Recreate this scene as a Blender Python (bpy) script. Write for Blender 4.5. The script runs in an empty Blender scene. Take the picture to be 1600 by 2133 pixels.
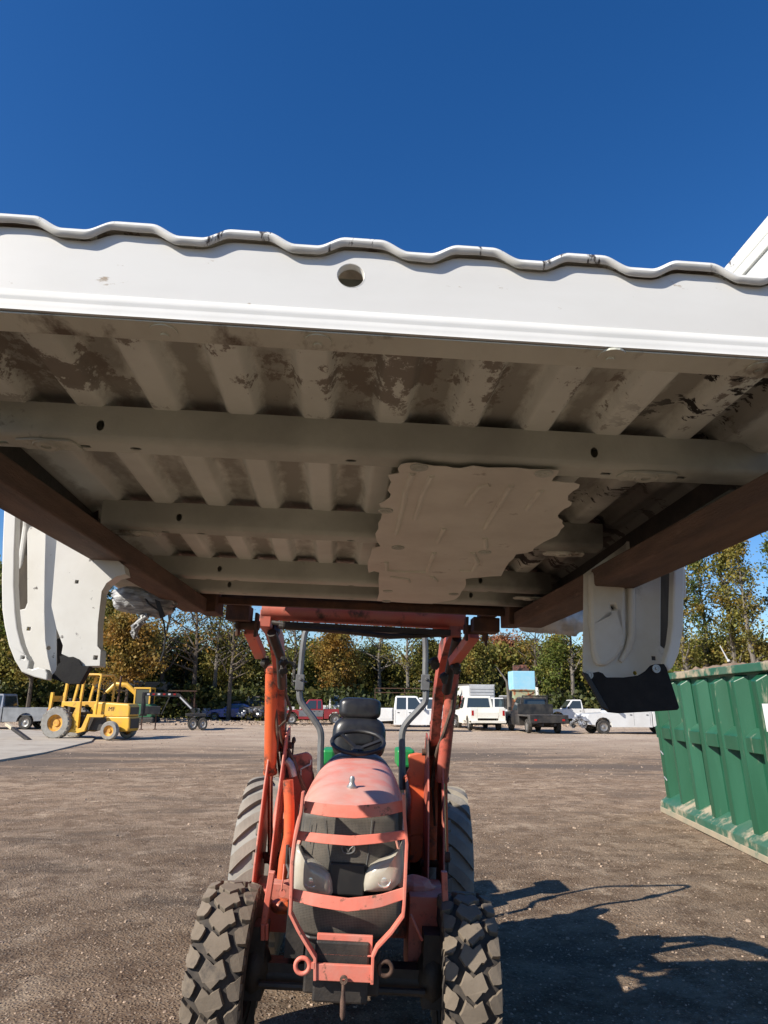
import bpy, bmesh, math, random
from mathutils import Vector, Matrix, noise
from mathutils.geometry import tessellate_polygon
random.seed(7)
R = math.radians
scene = bpy.context.scene
# ------------------------------------------------------------------ camera
FPX = 1480.0
CAM = Vector((0, 0, 1.72)); PITCH = R(14.9); YAW = R(2.32); ROLL = R(0.4)
fw = Vector((math.sin(YAW)*math.cos(PITCH), math.cos(YAW)*math.cos(PITCH), math.sin(PITCH)))
rt = Vector((math.cos(YAW), -math.sin(YAW), 0)); up = rt.cross(fw)
rt, up = rt*math.cos(ROLL)+up*math.sin(ROLL), up*math.cos(ROLL)-rt*math.sin(ROLL)
cd = bpy.data.cameras.new('camera'); cam = bpy.data.objects.new('camera', cd)
scene.collection.objects.link(cam)
cd.sensor_fit = 'HORIZONTAL'; cd.sensor_width = 36; cd.lens = FPX/1600*36
cd.clip_start = 0.05; cd.clip_end = 3000
m = Matrix((rt, up, -fw)).transposed().to_4x4(); m.translation = CAM
cam.matrix_world = m
scene.camera = cam
scene.render.resolution_x = 768; scene.render.resolution_y = 1024
# ------------------------------------------------------------------ light
SUNV = Vector((-1.19, -0.74, 1.0)).normalized()      # towards the sun
w = bpy.data.worlds.new('World'); scene.world = w; w.use_nodes = True
nt = w.node_tree; bg = nt.nodes['Background']
sky = nt.nodes.new('ShaderNodeTexSky'); sky.sky_type = 'NISHITA'; sky.sun_disc = False
sky.sun_elevation = math.asin(SUNV.z); sky.sun_rotation = math.atan2(SUNV.x, SUNV.y)
sky.altitude = 900; sky.air_density = 1.12; sky.dust_density = 0.6; sky.ozone_density = 3.5
hs_ = nt.nodes.new('ShaderNodeHueSaturation'); hs_.inputs['Saturation'].default_value = 1.31; hs_.inputs['Hue'].default_value = .509
nt.links.new(sky.outputs[0], hs_.inputs['Color']); nt.links.new(hs_.outputs[0], bg.inputs[0]); bg.inputs[1].default_value = 0.09
sl = bpy.data.lights.new('sun', 'SUN'); sl.energy = 5.0; sl.angle = R(0.5); sl.color = (1, 0.92, 0.80)
so = bpy.data.objects.new('sun', sl); scene.collection.objects.link(so)
so.rotation_euler = SUNV.to_track_quat('Z', 'Y').to_euler(); so.location = (-20, -12, 20)
scene.view_settings.view_transform = 'Standard'; scene.view_settings.look = 'None'
scene.view_settings.exposure = 0.64; scene.view_settings.gamma = 1
C = scene.collection
# ------------------------------------------------------------------ helpers
def ray(px, py):
    return (fw + rt*((px-800)/FPX) - up*((py-1066.5)/FPX))
def onplane(M, axis, val, px, py):
    Mi = M.inverted(); o = Mi @ CAM; d = Mi.to_3x3() @ ray(px, py)
    return o + d*((val-o[axis])/d[axis])
def W(px, py, D): return onplane(Matrix.Identity(4), 1, D, px, py)
def G(px, py, z=0.0): return onplane(Matrix.Identity(4), 2, z, px, py)
OFF = {}
class MB:
    def __init__(s): s.v = []; s.f = []
    def add(s, vs, fs):
        b = len(s.v); s.v += [Vector(p) for p in vs]; s.f += [tuple(b+i for i in f) for f in fs]; return s
    def box(s, x0, x1, y0, y1, z0, z1, T=None):
        vs = [Vector(p) for p in ((x0,y0,z0),(x1,y0,z0),(x1,y1,z0),(x0,y1,z0),(x0,y0,z1),(x1,y0,z1),(x1,y1,z1),(x0,y1,z1))]
        if T: vs = [T @ p for p in vs]
        return s.add(vs, [(0,3,2,1),(4,5,6,7),(0,1,5,4),(1,2,6,5),(2,3,7,6),(3,0,4,7)])
    def hexa(s, b, t):
        return s.add(list(b)+list(t), [(0,3,2,1),(4,5,6,7),(0,1,5,4),(1,2,6,5),(2,3,7,6),(3,0,4,7)])
    def prism(s, pts, vec):
        n = len(pts); vec = Vector(vec); p = [Vector(q) for q in pts]
        tri = tessellate_polygon([p]); b = len(s.v)
        s.v += p + [q+vec for q in p]
        for t in tri:
            s.f.append((b+t[0], b+t[1], b+t[2])); s.f.append((b+n+t[2], b+n+t[1], b+n+t[0]))
        for i in range(n):
            j = (i+1) % n; s.f.append((b+i, b+j, b+n+j, b+n+i))
        return s
    def plate(s, outer, holes, o, u, v, vec):
        o, u, v, vec = map(Vector, (o, u, v, vec))
        loops = [[o+u*a+v*c for a, c in L] for L in [outer]+holes]
        flat = [p for L in loops for p in L]; n = len(flat); b = len(s.v)
        s.v += flat + [p+vec for p in flat]
        for t in tessellate_polygon(loops):
            s.f.append((b+t[0], b+t[1], b+t[2])); s.f.append((b+n+t[2], b+n+t[1], b+n+t[0]))
        k = 0
        for L in loops:
            for i in range(len(L)):
                j = (i+1) % len(L); s.f.append((b+k+i, b+k+j, b+n+k+j, b+n+k+i))
            k += len(L)
        return s
    def tube(s, pts, r, n=8, closed=False):
        P = [Vector(p) for p in pts]; rs = r if isinstance(r, (list, tuple)) else [r]*len(P)
        b = len(s.v); N = len(P); nor = None
        for i, p in enumerate(P):
            if closed: t = (P[(i+1) % N]-P[i-1])
            else: t = (P[min(i+1, N-1)]-P[max(i-1, 0)])
            t = t.normalized() if t.length > 1e-9 else Vector((0, 0, 1))
            if nor is None: nor = t.orthogonal().normalized()
            nor = (nor - t*nor.dot(t)).normalized(); bi = t.cross(nor)
            for k in range(n):
                a = 2*math.pi*k/n; s.v.append(p+(nor*math.cos(a)+bi*math.sin(a))*rs[i])
        for i in range(N if closed else N-1):
            i2 = (i+1) % N
            for k in range(n):
                k2 = (k+1) % n; s.f.append((b+i*n+k, b+i*n+k2, b+i2*n+k2, b+i2*n+k))
        if not closed:
            s.f.append(tuple(b+k for k in range(n))[::-1]); s.f.append(tuple(b+(N-1)*n+k for k in range(n)))
        return s
    def lathe(s, c, axis, prof, n=32, closed=False):
        c = Vector(c); ax = Vector(axis).normalized(); e = ax.orthogonal().normalized(); g = ax.cross(e); b = len(s.v)
        for i in range(n):
            a = 2*math.pi*i/n; d = e*math.cos(a)+g*math.sin(a)
            for r, h in prof: s.v.append(c+ax*h+d*r)
        k = len(prof)
        for i in range(n):
            i2 = (i+1) % n
            for j in range(k if closed else k-1):
                j2 = (j+1) % k; s.f.append((b+i*k+j, b+i2*k+j, b+i2*k+j2, b+i*k+j2))
        return s
    def cyl(s, p0, p1, r, n=16): return s.tube([p0, p1], r, n)
    def bar(s, p0, p1, w, h, upv=(0, 0, 1)):
        p0, p1, upv = Vector(p0), Vector(p1), Vector(upv); t = (p1-p0).normalized()
        sd = t.cross(upv).normalized()*(w/2); u = sd.cross(t).normalized()*(h/2)
        return s.hexa([p0-sd-u, p0+sd-u, p1+sd-u, p1-sd-u], [p0-sd+u, p0+sd+u, p1+sd+u, p1-sd+u])
    def grid(s, fn, nu, nv):
        b = len(s.v)
        for i in range(nu+1):
            for j in range(nv+1): s.v.append(Vector(fn(i/nu, j/nv)))
        for i in range(nu):
            for j in range(nv):
                a = b+i*(nv+1)+j; s.f.append((a, a+nv+1, a+nv+2, a+1))
        return s
    def ell(s, c, r, n=12, m=8, jit=0):
        c = Vector(c); r = Vector(r) if hasattr(r, '__len__') else Vector((r, r, r)); b = len(s.v)
        for i in range(m+1):
            th = math.pi*i/m
            for j in range(n):
                ph = 2*math.pi*j/n; q = Vector((math.sin(th)*math.cos(ph), math.sin(th)*math.sin(ph), math.cos(th)))
                k = 1+jit*noise.noise(q*2.3+c*3)
                s.v.append(c+Vector((q.x*r.x, q.y*r.y, q.z*r.z))*k)
        for i in range(m):
            for j in range(n):
                s.f.append((b+i*n+j, b+i*n+(j+1) % n, b+(i+1)*n+(j+1) % n, b+(i+1)*n+j))
        return s
    def xf(s, M): s.v = [M @ p for p in s.v]; return s
    def build(s, name, mat, parent=None, bevel=0, smooth=False, solid=0, recalc=True, sub=0, weld=True):
        off = OFF.get(parent.name, Vector((0, 0, 0))) if parent else Vector((0, 0, 0))
        me = bpy.data.meshes.new(name); me.from_pydata([p-off for p in s.v], [], s.f)
        if recalc:
            bm = bmesh.new(); bm.from_mesh(me)
            if weld: bmesh.ops.remove_doubles(bm, verts=bm.verts, dist=1e-5)
            bmesh.ops.recalc_face_normals(bm, faces=bm.faces); bm.to_mesh(me); bm.free()
        for mm in (mat if isinstance(mat, list) else [mat]): me.materials.append(mm)
        if smooth:
            me.polygons.foreach_set('use_smooth', [True]*len(me.polygons))
            try: me.set_sharp_from_angle(angle=R(38))
            except Exception: pass
        o = bpy.data.objects.new(name, me); C.objects.link(o)
        if parent: o.parent = parent; OFF[o.name] = off
        if solid: q = o.modifiers.new('solid', 'SOLIDIFY'); q.thickness = solid; q.offset = 0
        if bevel:
            q = o.modifiers.new('bevel', 'BEVEL'); q.width = bevel; q.segments = 2; q.limit_method = 'ANGLE'; q.angle_limit = R(40)
        if sub: q = o.modifiers.new('sub', 'SUBSURF'); q.levels = sub; q.render_levels = sub
        return o
def tag(o, label=None, cat=None, group=None, kind=None):
    if label: o['label'] = label
    if cat: o['category'] = cat
    if group: o['group'] = group
    if kind: o['kind'] = kind
    return o
def thing(name, label, cat, loc=(0, 0, 0), rot=(0, 0, 0), group=None, off=(0, 0, 0)):
    o = bpy.data.objects.new(name, None); C.objects.link(o); o.empty_display_size = .2
    o.location = loc; o.rotation_euler = rot; OFF[o.name] = Vector(off)
    return tag(o, label, cat, group)
def struct(o): o['kind'] = 'structure'; return o
def each(name, mat, parent, fns, **k):
    out = []
    for f_ in fns:
        q_ = MB(); f_(q_); out.append(q_.build(name, mat, parent, **k))
    return out
# ------------------------------------------------------------------ materials
def mat(name, c1, c2=None, scale=6, lo=.4, hi=.62, rough=.6, metal=0, c3=None, s3=2, t3=(.56, .62), bump=0, bs=40,
        stretch=(1, 1, 1), spec=.5, island=0, detail=6, coat=0, r2=None, dust=None, dustlo=.35):
    ma = bpy.data.materials.new(name); ma.use_nodes = True; n = ma.node_tree; N = n.nodes; L = n.links
    bs_ = N['Principled BSDF']; bs_.inputs['Roughness'].default_value = rough; bs_.inputs['Metallic'].default_value = metal
    bs_.inputs['Specular IOR Level'].default_value = spec
    if coat: bs_.inputs['Coat Weight'].default_value = coat; bs_.inputs['Coat Roughness'].default_value = .15
    def rgb(c): return (c[0], c[1], c[2], 1)
    tc = N.new('ShaderNodeTexCoord'); mp = N.new('ShaderNodeMapping'); mp.inputs['Scale'].default_value = stretch
    L.new(tc.outputs['Object'], mp.inputs[0])
    def nz(sc, dt=detail, ro=.6):
        t = N.new('ShaderNodeTexNoise'); t.inputs['Scale'].default_value = sc; t.inputs['Detail'].default_value = dt
        t.inputs['Roughness'].default_value = ro; L.new(mp.outputs[0], t.inputs['Vector']); return t
    def mr(src, a, b):
        t = N.new('ShaderNodeMapRange'); t.inputs[1].default_value = a; t.inputs[2].default_value = b
        L.new(src, t.inputs[0]); return t.outputs[0]
    def mix(f, A, B):
        t = N.new('ShaderNodeMix'); t.data_type = 'RGBA'
        if isinstance(f, (int, float)): t.inputs[0].default_value = f
        else: L.new(f, t.inputs[0])
        for i, q in ((6, A), (7, B)):
            if isinstance(q, (tuple, list)): t.inputs[i].default_value = rgb(q)
            else: L.new(q, t.inputs[i])
        return t.outputs[2]
    col = rgb(c1); cur = c1
    if c2:
        cur = mix(mr(nz(scale).outputs[0], lo, hi), c1, c2)
    if island:
        g = N.new('ShaderNodeNewGeometry'); hv = N.new('ShaderNodeHueSaturation')
        v = mr(g.outputs['Random Per Island'], 0, 1)
        q = N.new('ShaderNodeMapRange'); q.inputs[3].default_value = 1-island; q.inputs[4].default_value = 1+island
        L.new(g.outputs['Random Per Island'], q.inputs[0]); L.new(q.outputs[0], hv.inputs['Value'])
        if isinstance(cur, tuple): hv.inputs['Color'].default_value = rgb(cur)
        else: L.new(cur, hv.inputs['Color'])
        cur = hv.outputs[0]
    if c3:
        f3 = mr(nz(s3, 9, .68).outputs[0], *t3); cur = mix(f3, cur, c3)
        if r2 is not None:
            rr = N.new('ShaderNodeMapRange'); rr.inputs[3].default_value = rough; rr.inputs[4].default_value = r2
            L.new(f3, rr.inputs[0]); L.new(rr.outputs[0], bs_.inputs['Roughness'])
    if dust:      # settles on what faces up
        g = N.new('ShaderNodeNewGeometry'); sp = N.new('ShaderNodeSeparateXYZ'); L.new(g.outputs['Normal'], sp.inputs[0])
        a = mr(sp.outputs[2], .1, 1.0); b2 = mr(nz(9).outputs[0], dustlo, .75)
        mu = N.new('ShaderNodeMath'); mu.operation = 'MULTIPLY'; L.new(a, mu.inputs[0]); L.new(b2, mu.inputs[1])
        cur = mix(mu.outputs[0], cur, dust)
    if isinstance(cur, tuple): bs_.inputs['Base Color'].default_value = rgb(cur)
    else: L.new(cur, bs_.inputs['Base Color'])
    if bump:
        bn = N.new('ShaderNodeBump'); bn.inputs['Strength'].default_value = bump; bn.inputs['Distance'].default_value = .01
        L.new(nz(bs, 4).outputs[0], bn.inputs['Height']); L.new(bn.outputs[0], bs_.inputs['Normal'])
    return ma
RUST = (.16, .065, .03); DUST = (.30, .24, .19)
m_white = mat('white_sheet_metal', (.65, .65, .63), (.59, .59, .56), 5, .4, .75, .38, c3=(.42, .33, .22), s3=7, t3=(.68, .74), bump=.05, bs=12)
m_lip = mat('white_chipped_edge', (.68, .68, .65), (.58, .58, .54), 20, .45, .7, .4, c3=(.06, .05, .045), s3=30, t3=(.58, .61), stretch=(1, .3, .3))
m_under = mat('primer_underside', (.58, .59, .51), (.47, .47, .40), 3, .4, .65, .75, c3=(.12, .092, .065), s3=2.6, t3=(.535, .60), stretch=(1, .5, 1), bump=.12, bs=160)
m_cross = mat('crossmember_primer', (.50, .52, .45), (.35, .36, .31), 2.2, .42, .62, .7, c3=(.05, .042, .034), s3=3.4, t3=(.66, .72), bump=.08, bs=120)
m_shield = mat('heat_shield_tan', (.66, .65, .56), (.56, .54, .46), 5, .4, .65, .6, c3=(.20, .155, .11), s3=9, t3=(.62, .72), bump=.10, bs=14)
m_beam = mat('rusty_beam', (.145, .085, .06), (.075, .046, .036), 7, .38, .66, .82, c3=(.24, .15, .105), s3=8, t3=(.60, .74), bump=.5, bs=90, stretch=(3, .5, 3))
m_red = mat('faded_orange_paint', (.56, .115, .075), (.52, .19, .14), 5, .35, .65, .5, c3=(.10, .055, .04), s3=9, t3=(.54, .66), dust=(.62, .33, .26), dustlo=.3, bump=.04, bs=60)
m_orange = mat('fresh_orange_paint', (.66, .12, .035), (.52, .11, .05), 6, .4, .66, .45, c3=(.09, .05, .038), s3=8, t3=(.53, .64), bump=.05, bs=50)
m_hood = mat('chalky_hood', (.70, .165, .11), (.58, .27, .21), 3.2, .36, .6, .5, c3=(.42, .30, .25), s3=14, t3=(.66, .78), dust=(.60, .36, .30), dustlo=.35)
m_bull = mat('bull_bar_paint', (.64, .165, .115), (.56, .22, .17), 8, .4, .66, .6, c3=(.17, .09, .06), s3=20, t3=(.58, .66), bump=.06, bs=80)
m_black = mat('black_greasy_metal', (.018, .016, .015), (.05, .04, .032), 9, .4, .7, .6, bump=.2, bs=60)
m_darkrust = mat('dark_rusted_metal', (.05, .028, .02), (.12, .055, .03), 10, .4, .66, .8, bump=.3, bs=70)
m_rubber = mat('tread_rubber', (.135, .108, .08), (.19, .155, .118), 6, .35, .7, .88, c3=(.07, .06, .052), s3=5, t3=(.6, .7), bump=.15, bs=90)
m_groove = mat('tyre_carcass', (.035, .030, .027), (.075, .062, .05), 12, .4, .7, .9, bump=.15, bs=70)
m_rear = mat('dusty_rear_tyre', (.27, .265, .245), (.20, .19, .17), 5, .35, .7, .9, c3=(.13, .115, .1), s3=4, t3=(.56, .7), bump=.15, bs=70)
m_rearlug = mat('dusty_rear_lug', (.24, .215, .18), (.17, .15, .125), 7, .4, .7, .9, bump=.12, bs=80)
m_chrome = mat('cylinder_rod', (.5, .46, .42), None, rough=.18, metal=1)
m_steel = mat('galvanised', (.45, .45, .44), (.3, .3, .3), 20, rough=.4, metal=.7)
m_rops = mat('rops_grey', (.14, .145, .145), (.10, .10, .10), 8, rough=.5, dust=(.26, .24, .21), dustlo=.5)
m_vinyl = mat('seat_vinyl', (.012, .012, .014), (.02, .02, .02), 20, rough=.33, bump=.05, bs=200)
m_plastic = mat('black_plastic', (.012, .012, .013), (.02, .019, .018), 12, rough=.5)
m_flap = mat('flap_rubber', (.007, .007, .009), (.012, .012, .013), 30, rough=.7, bump=.1, bs=200, spec=.3)
m_hose = mat('hydraulic_hose', (.05, .035, .028), (.13, .09, .065), 14, rough=.7)
m_green = mat('green_steel', (.008, .068, .032), (.018, .10, .056), 1.6, .38, .66, .42, c3=(.20, .21, .15), s3=6, t3=(.60, .68), bump=.10, bs=9, stretch=(1, 1, .22))
m_greenbase = mat('green_steel_worn', (.02, .10, .06), (.06, .12, .08), 2, .4, .6, .55, c3=(.36, .30, .21), s3=2.2, t3=(.5, .6), bump=.1, bs=20)
m_jd = mat('bright_green', (.015, .26, .06), (.02, .20, .05), 8, rough=.4)
m_glass = mat('vehicle_glass', (.03, .04, .045), None, rough=.06, spec=.9)
m_tyre = mat('road_tyre', (.022, .021, .02), (.06, .055, .048), 14, rough=.85)
m_rim = mat('dull_rim', (.35, .34, .32), (.2, .19, .18), 20, rough=.4, metal=.5)
m_carwhite = mat('truck_white', (.66, .67, .67), (.60, .60, .59), 1.5, rough=.3, c3=(.40, .34, .28), s3=2.5, t3=(.66, .8), coat=.3)
m_cream = mat('cream_white', (.70, .67, .58), (.72, .71, .66), 2, rough=.4, c3=(.35, .2, .1), s3=4, t3=(.62, .7))
m_maroon = mat('maroon_paint', (.26, .02, .025), (.20, .02, .025), 2, rough=.3, coat=.4)
m_carpetgrey = mat('grey_truck_paint', (.15, .155, .17), (.11, .115, .12), 2, rough=.35, coat=.3)
m_silver = mat('silver_paint', (.30, .31, .33), (.22, .225, .24), 2, rough=.3, metal=.4, coat=.4)
m_carblack = mat('black_truck_paint', (.015, .015, .017), (.05, .045, .04), 2, rough=.35, dust=(.2, .17, .14), dustlo=.35)
m_blue = mat('blue_car_paint', (.015, .06, .28), (.02, .04, .14), 2, rough=.3, coat=.4)
m_yellow = mat('machine_yellow', (.70, .40, .035), (.58, .34, .06), 3, rough=.45, c3=(.24, .14, .05), s3=5, t3=(.6, .7))
m_yrim = mat('rusty_yellow_rim', (.62, .34, .05), (.42, .20, .04), 6, rough=.6)
m_deere = mat('machine_green', (.02, .13, .05), (.04, .12, .06), 3, rough=.5)
m_cyan = mat('pale_blue_tank', (.26, .55, .72), (.34, .58, .70), 1.6, rough=.5, c3=(.30, .22, .16), s3=1.5, t3=(.68, .74))
m_rustgreen = mat('rusty_green_tank', (.28, .36, .22), (.33, .34, .22), 2, rough=.7, c3=(.34, .10, .03), s3=1.3, t3=(.47, .54))
m_redlamp = mat('red_lamp', (.35, .01, .01), None, rough=.2)
m_clearlamp = mat('clear_lamp', (.55, .55, .52), None, rough=.15)
m_lens = mat('clouded_headlight', (.46, .44, .38), (.34, .30, .23), 5, .35, .65, rough=.22, coat=.6, c3=(.30, .22, .13), s3=6, t3=(.6, .75))
m_lamp = mat('lamp_bowl', (.72, .72, .68), None, rough=.15, metal=.6)
m_wrap = mat('silver_wrap', (.45, .46, .46), (.20, .20, .21), 16, .42, .58, .35, bump=.8, bs=30, stretch=(1, 1, 4))
m_clear = mat('milky_plastic', (.62, .63, .62), (.40, .41, .40), 12, .42, .6, .3, bump=.9, bs=26)
m_bark = mat('bark', (.105, .085, .066), (.055, .045, .037), 5, rough=.9, stretch=(1, 1, .2), bump=.4, bs=20)
m_palebark = mat('pale_bark', (.17, .15, .125), (.10, .088, .074), 5, rough=.9, stretch=(1, 1, .2))
m_dirt_lump = mat('dirt_lump', (.21, .15, .105), (.13, .09, .065), 10, rough=.95, bump=.6, bs=30)
m_stone = mat('stones', (.30, .225, .165), (.22, .165, .12), 3, rough=.9, island=.6)
m_sign = mat('sign_white', (.75, .75, .74), None, rough=.4)
m_signgreen = mat('sign_green', (.02, .24, .09), None, rough=.4)
m_signyellow = mat('sign_yellow', (.65, .50, .12), None, rough=.4)
m_signdark = mat('sign_dark', (.03, .03, .03), None, rough=.4)
m_wood = mat('painted_post', (.5, .44, .33), (.35, .3, .22), 6, rough=.8)
def side_darkening(ma):
    # darker towards the right-hand frame side of the bed
    n = ma.node_tree; N = n.nodes; L = n.links; b = N['Principled BSDF']; src = b.inputs['Base Color'].links[0].from_socket
    tc = N.new('ShaderNodeTexCoord'); sp = N.new('ShaderNodeSeparateXYZ'); L.new(tc.outputs['Object'], sp.inputs[0])
    nn = N.new('ShaderNodeTexNoise'); nn.inputs['Scale'].default_value = 5; nn.inputs['Detail'].default_value = 8; L.new(tc.outputs['Object'], nn.inputs['Vector'])
    ad = N.new('ShaderNodeMath'); ad.operation = 'MULTIPLY_ADD'; L.new(nn.outputs[0], ad.inputs[0]); ad.inputs[1].default_value = .7; L.new(sp.outputs[0], ad.inputs[2])
    a = N.new('ShaderNodeMapRange'); a.inputs[1].default_value = .86; a.inputs[2].default_value = 1.12; L.new(ad.outputs[0], a.inputs[0])
    c = N.new('ShaderNodeMapRange'); c.inputs[1].default_value = .3; c.inputs[2].default_value = .7; L.new(sp.outputs[1], c.inputs[0])
    mu = N.new('ShaderNodeMath'); mu.operation = 'MULTIPLY'; L.new(a.outputs[0], mu.inputs[0]); L.new(c.outputs[0], mu.inputs[1])
    m2 = N.new('ShaderNodeMath'); m2.operation = 'MULTIPLY'; L.new(mu.outputs[0], m2.inputs[0]); m2.inputs[1].default_value = .85
    x = N.new('ShaderNodeMix'); x.data_type = 'RGBA'; L.new(m2.outputs[0], x.inputs[0]); L.new(src, x.inputs[6]); x.inputs[7].default_value = (.05, .045, .038, 1); L.new(x.outputs[2], b.inputs['Base Color'])
side_darkening(m_cross)
def channel_dirt_shade(ma):  # channel dirt bands, darkened to paint the ribs' shade deeper
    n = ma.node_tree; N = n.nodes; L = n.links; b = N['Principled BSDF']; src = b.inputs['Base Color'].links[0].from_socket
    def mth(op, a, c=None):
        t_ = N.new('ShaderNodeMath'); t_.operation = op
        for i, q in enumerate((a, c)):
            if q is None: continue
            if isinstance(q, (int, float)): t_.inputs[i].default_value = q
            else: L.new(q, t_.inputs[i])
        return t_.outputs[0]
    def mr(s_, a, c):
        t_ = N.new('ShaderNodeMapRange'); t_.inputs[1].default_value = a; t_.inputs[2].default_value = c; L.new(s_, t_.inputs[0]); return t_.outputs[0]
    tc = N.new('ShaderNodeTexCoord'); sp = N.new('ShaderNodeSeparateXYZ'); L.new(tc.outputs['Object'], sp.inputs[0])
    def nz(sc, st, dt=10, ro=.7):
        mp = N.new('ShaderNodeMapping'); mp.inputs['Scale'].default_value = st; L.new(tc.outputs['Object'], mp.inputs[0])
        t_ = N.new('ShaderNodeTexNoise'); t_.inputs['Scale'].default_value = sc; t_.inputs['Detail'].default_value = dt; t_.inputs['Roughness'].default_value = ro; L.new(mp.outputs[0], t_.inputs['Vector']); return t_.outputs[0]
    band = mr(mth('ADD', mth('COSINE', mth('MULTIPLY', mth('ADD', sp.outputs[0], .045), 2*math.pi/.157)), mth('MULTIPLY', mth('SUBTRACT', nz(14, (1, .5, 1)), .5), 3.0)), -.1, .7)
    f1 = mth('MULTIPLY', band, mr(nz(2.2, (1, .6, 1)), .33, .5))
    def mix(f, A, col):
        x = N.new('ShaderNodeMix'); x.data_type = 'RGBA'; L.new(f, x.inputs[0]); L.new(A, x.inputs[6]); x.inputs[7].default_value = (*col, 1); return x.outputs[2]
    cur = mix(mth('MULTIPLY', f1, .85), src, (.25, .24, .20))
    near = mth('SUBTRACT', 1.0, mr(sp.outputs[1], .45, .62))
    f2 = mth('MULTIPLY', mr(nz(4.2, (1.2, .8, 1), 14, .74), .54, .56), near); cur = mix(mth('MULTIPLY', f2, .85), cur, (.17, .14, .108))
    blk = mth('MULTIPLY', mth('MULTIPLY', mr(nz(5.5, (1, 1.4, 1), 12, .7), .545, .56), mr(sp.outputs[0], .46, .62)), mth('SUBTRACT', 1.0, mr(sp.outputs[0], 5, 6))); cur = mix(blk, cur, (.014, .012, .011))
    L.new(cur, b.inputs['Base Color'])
    side_darkening(ma)
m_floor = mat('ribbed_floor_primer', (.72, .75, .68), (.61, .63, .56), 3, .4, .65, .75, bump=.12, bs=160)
channel_dirt_shade(m_floor)
m_sill = mat('scuffed_sill', (.63, .63, .61), (.58, .575, .55), 5, .4, .75, .36, c3=(.33, .27, .20), s3=24, t3=(.635, .68), stretch=(.6, 1, 1.5), bump=.04, bs=9)
m_arm = mat('grimy_shaded_loader_paint', (.46, .085, .055), (.36, .12, .085), 4, .35, .65, .5, c3=(.05, .032, .026), s3=6, t3=(.49, .60), bump=.08, bs=50)  # grime, plus the arms' shaded side painted in as darker red
# grille: perforated screen as real-scale pattern
m_grille = mat('grille_screen', (.075, .068, .058), (.15, .13, .105), 7, .35, .68, rough=.6)
def dots(ma, scale, c, amt=.9):
    n = ma.node_tree; N = n.nodes; L = n.links; b = N['Principled BSDF']
    src = b.inputs['Base Color'].links[0].from_socket
    tc = N.new('ShaderNodeTexCoord'); vo = N.new('ShaderNodeTexVoronoi'); vo.inputs['Scale'].default_value = scale
    vo.inputs['Randomness'].default_value = 0.05
    mp = N.new('ShaderNodeMapping'); mp.inputs['Scale'].default_value = (1, .01, 1)
    L.new(tc.outputs['Object'], mp.inputs[0]); L.new(mp.outputs[0], vo.inputs['Vector'])
    r = N.new('ShaderNodeMapRange'); r.inputs[1].default_value = .38; r.inputs[2].default_value = .30; r.inputs[4].default_value = amt
    L.new(vo.outputs['Distance'], r.inputs[0]); x = N.new('ShaderNodeMix'); x.data_type = 'RGBA'
    L.new(r.outputs[0], x.inputs[0]); L.new(src, x.inputs[6]); x.inputs[7].default_value = (*c, 1)
    L.new(x.outputs[2], b.inputs['Base Color'])
dots(m_grille, 150, (.012, .011, .01))
def leafmat(name, a, b, c, sc=.35):
    ma = mat(name, a, b, sc, .38, .62, .6, c3=c, s3=sc*1.7, t3=(.5, .62), island=.5, spec=.3)
    n = ma.node_tree; N = n.nodes; L = n.links; p = N['Principled BSDF']; src = p.inputs['Base Color'].links[0].from_socket
    tr = N.new('ShaderNodeBsdfTranslucent'); L.new(src, tr.inputs[0]); mx = N.new('ShaderNodeMixShader'); mx.inputs[0].default_value = .35
    out = N['Material Output']; L.new(p.outputs[0], mx.inputs[1]); L.new(tr.outputs[0], mx.inputs[2]); L.new(mx.outputs[0], out.inputs[0])
    return ma
lf_green = leafmat('leaf_green', (.075, .11, .02), (.13, .155, .03), (.21, .18, .035))
lf_dark = leafmat('leaf_dark', (.045, .06, .018), (.08, .095, .026), (.13, .115, .03))
lf_yellow = leafmat('leaf_yellow', (.21, .185, .04), (.13, .14, .032), (.28, .19, .04))
lf_orange = leafmat('leaf_orange', (.27, .15, .03), (.17, .15, .035), (.32, .17, .035))
lf_red = leafmat('leaf_red', (.36, .14, .08), (.28, .15, .07), (.18, .11, .05))
lf_brush = leafmat('leaf_brush', (.10, .11, .027), (.17, .165, .034), (.25, .185, .045), .22)
# ------------------------------------------------------------------ ground
def sst(a, b, x):
    t = max(0, min(1, (x-a)/(b-a))); return t*t*(3-2*t)
def gz(x, y):
    k = (sst(1.2, 2.6, y)-sst(6.4, 8.5, y))*math.exp(-(x/1.9)**4)
    z = -math.tan(R(2.4))*x*k
    if y > 1: z += .035*noise.noise(Vector((x*.35, y*.35, 0)))*sst(6, 10, y)*(1-sst(60, 90, y)) + .012*noise.noise(Vector((x*1.7, y*1.7, 3)))*sst(1, 3, y)*(1-sst(20, 30, y))
    z += (.30*noise.noise(Vector((x*.09, 5, 0)))+.14+.05*noise.noise(Vector((x*.5, y*.5, 7))))*sst(52, 60, y)*(1-sst(66, 72, y))*.7
    return z
def axis(dense, lo, hi, step, grow, lim):
    a = []; x = lo
    while x <= hi: a.append(x); x += step
    s = step; x = hi
    while x < lim: s *= grow; x += s; a.append(x)
    s = step; x = lo
    while x > -lim*(1 if dense else .12): s *= grow; x -= s; a.insert(0, x)
    return a
xs = axis(True, -7, 8, .09, 1.09, 900); ys = axis(False, 1.5, 16, .09, 1.055, 1300)
g = MB()
for x in xs:
    for y in ys: g.v.append(Vector((x, y, gz(x, y))))
ny = len(ys)
for i in range(len(xs)-1):
    for j in range(ny-1): a = i*ny+j; g.f.append((a, a+ny, a+ny+1, a+1))
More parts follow.
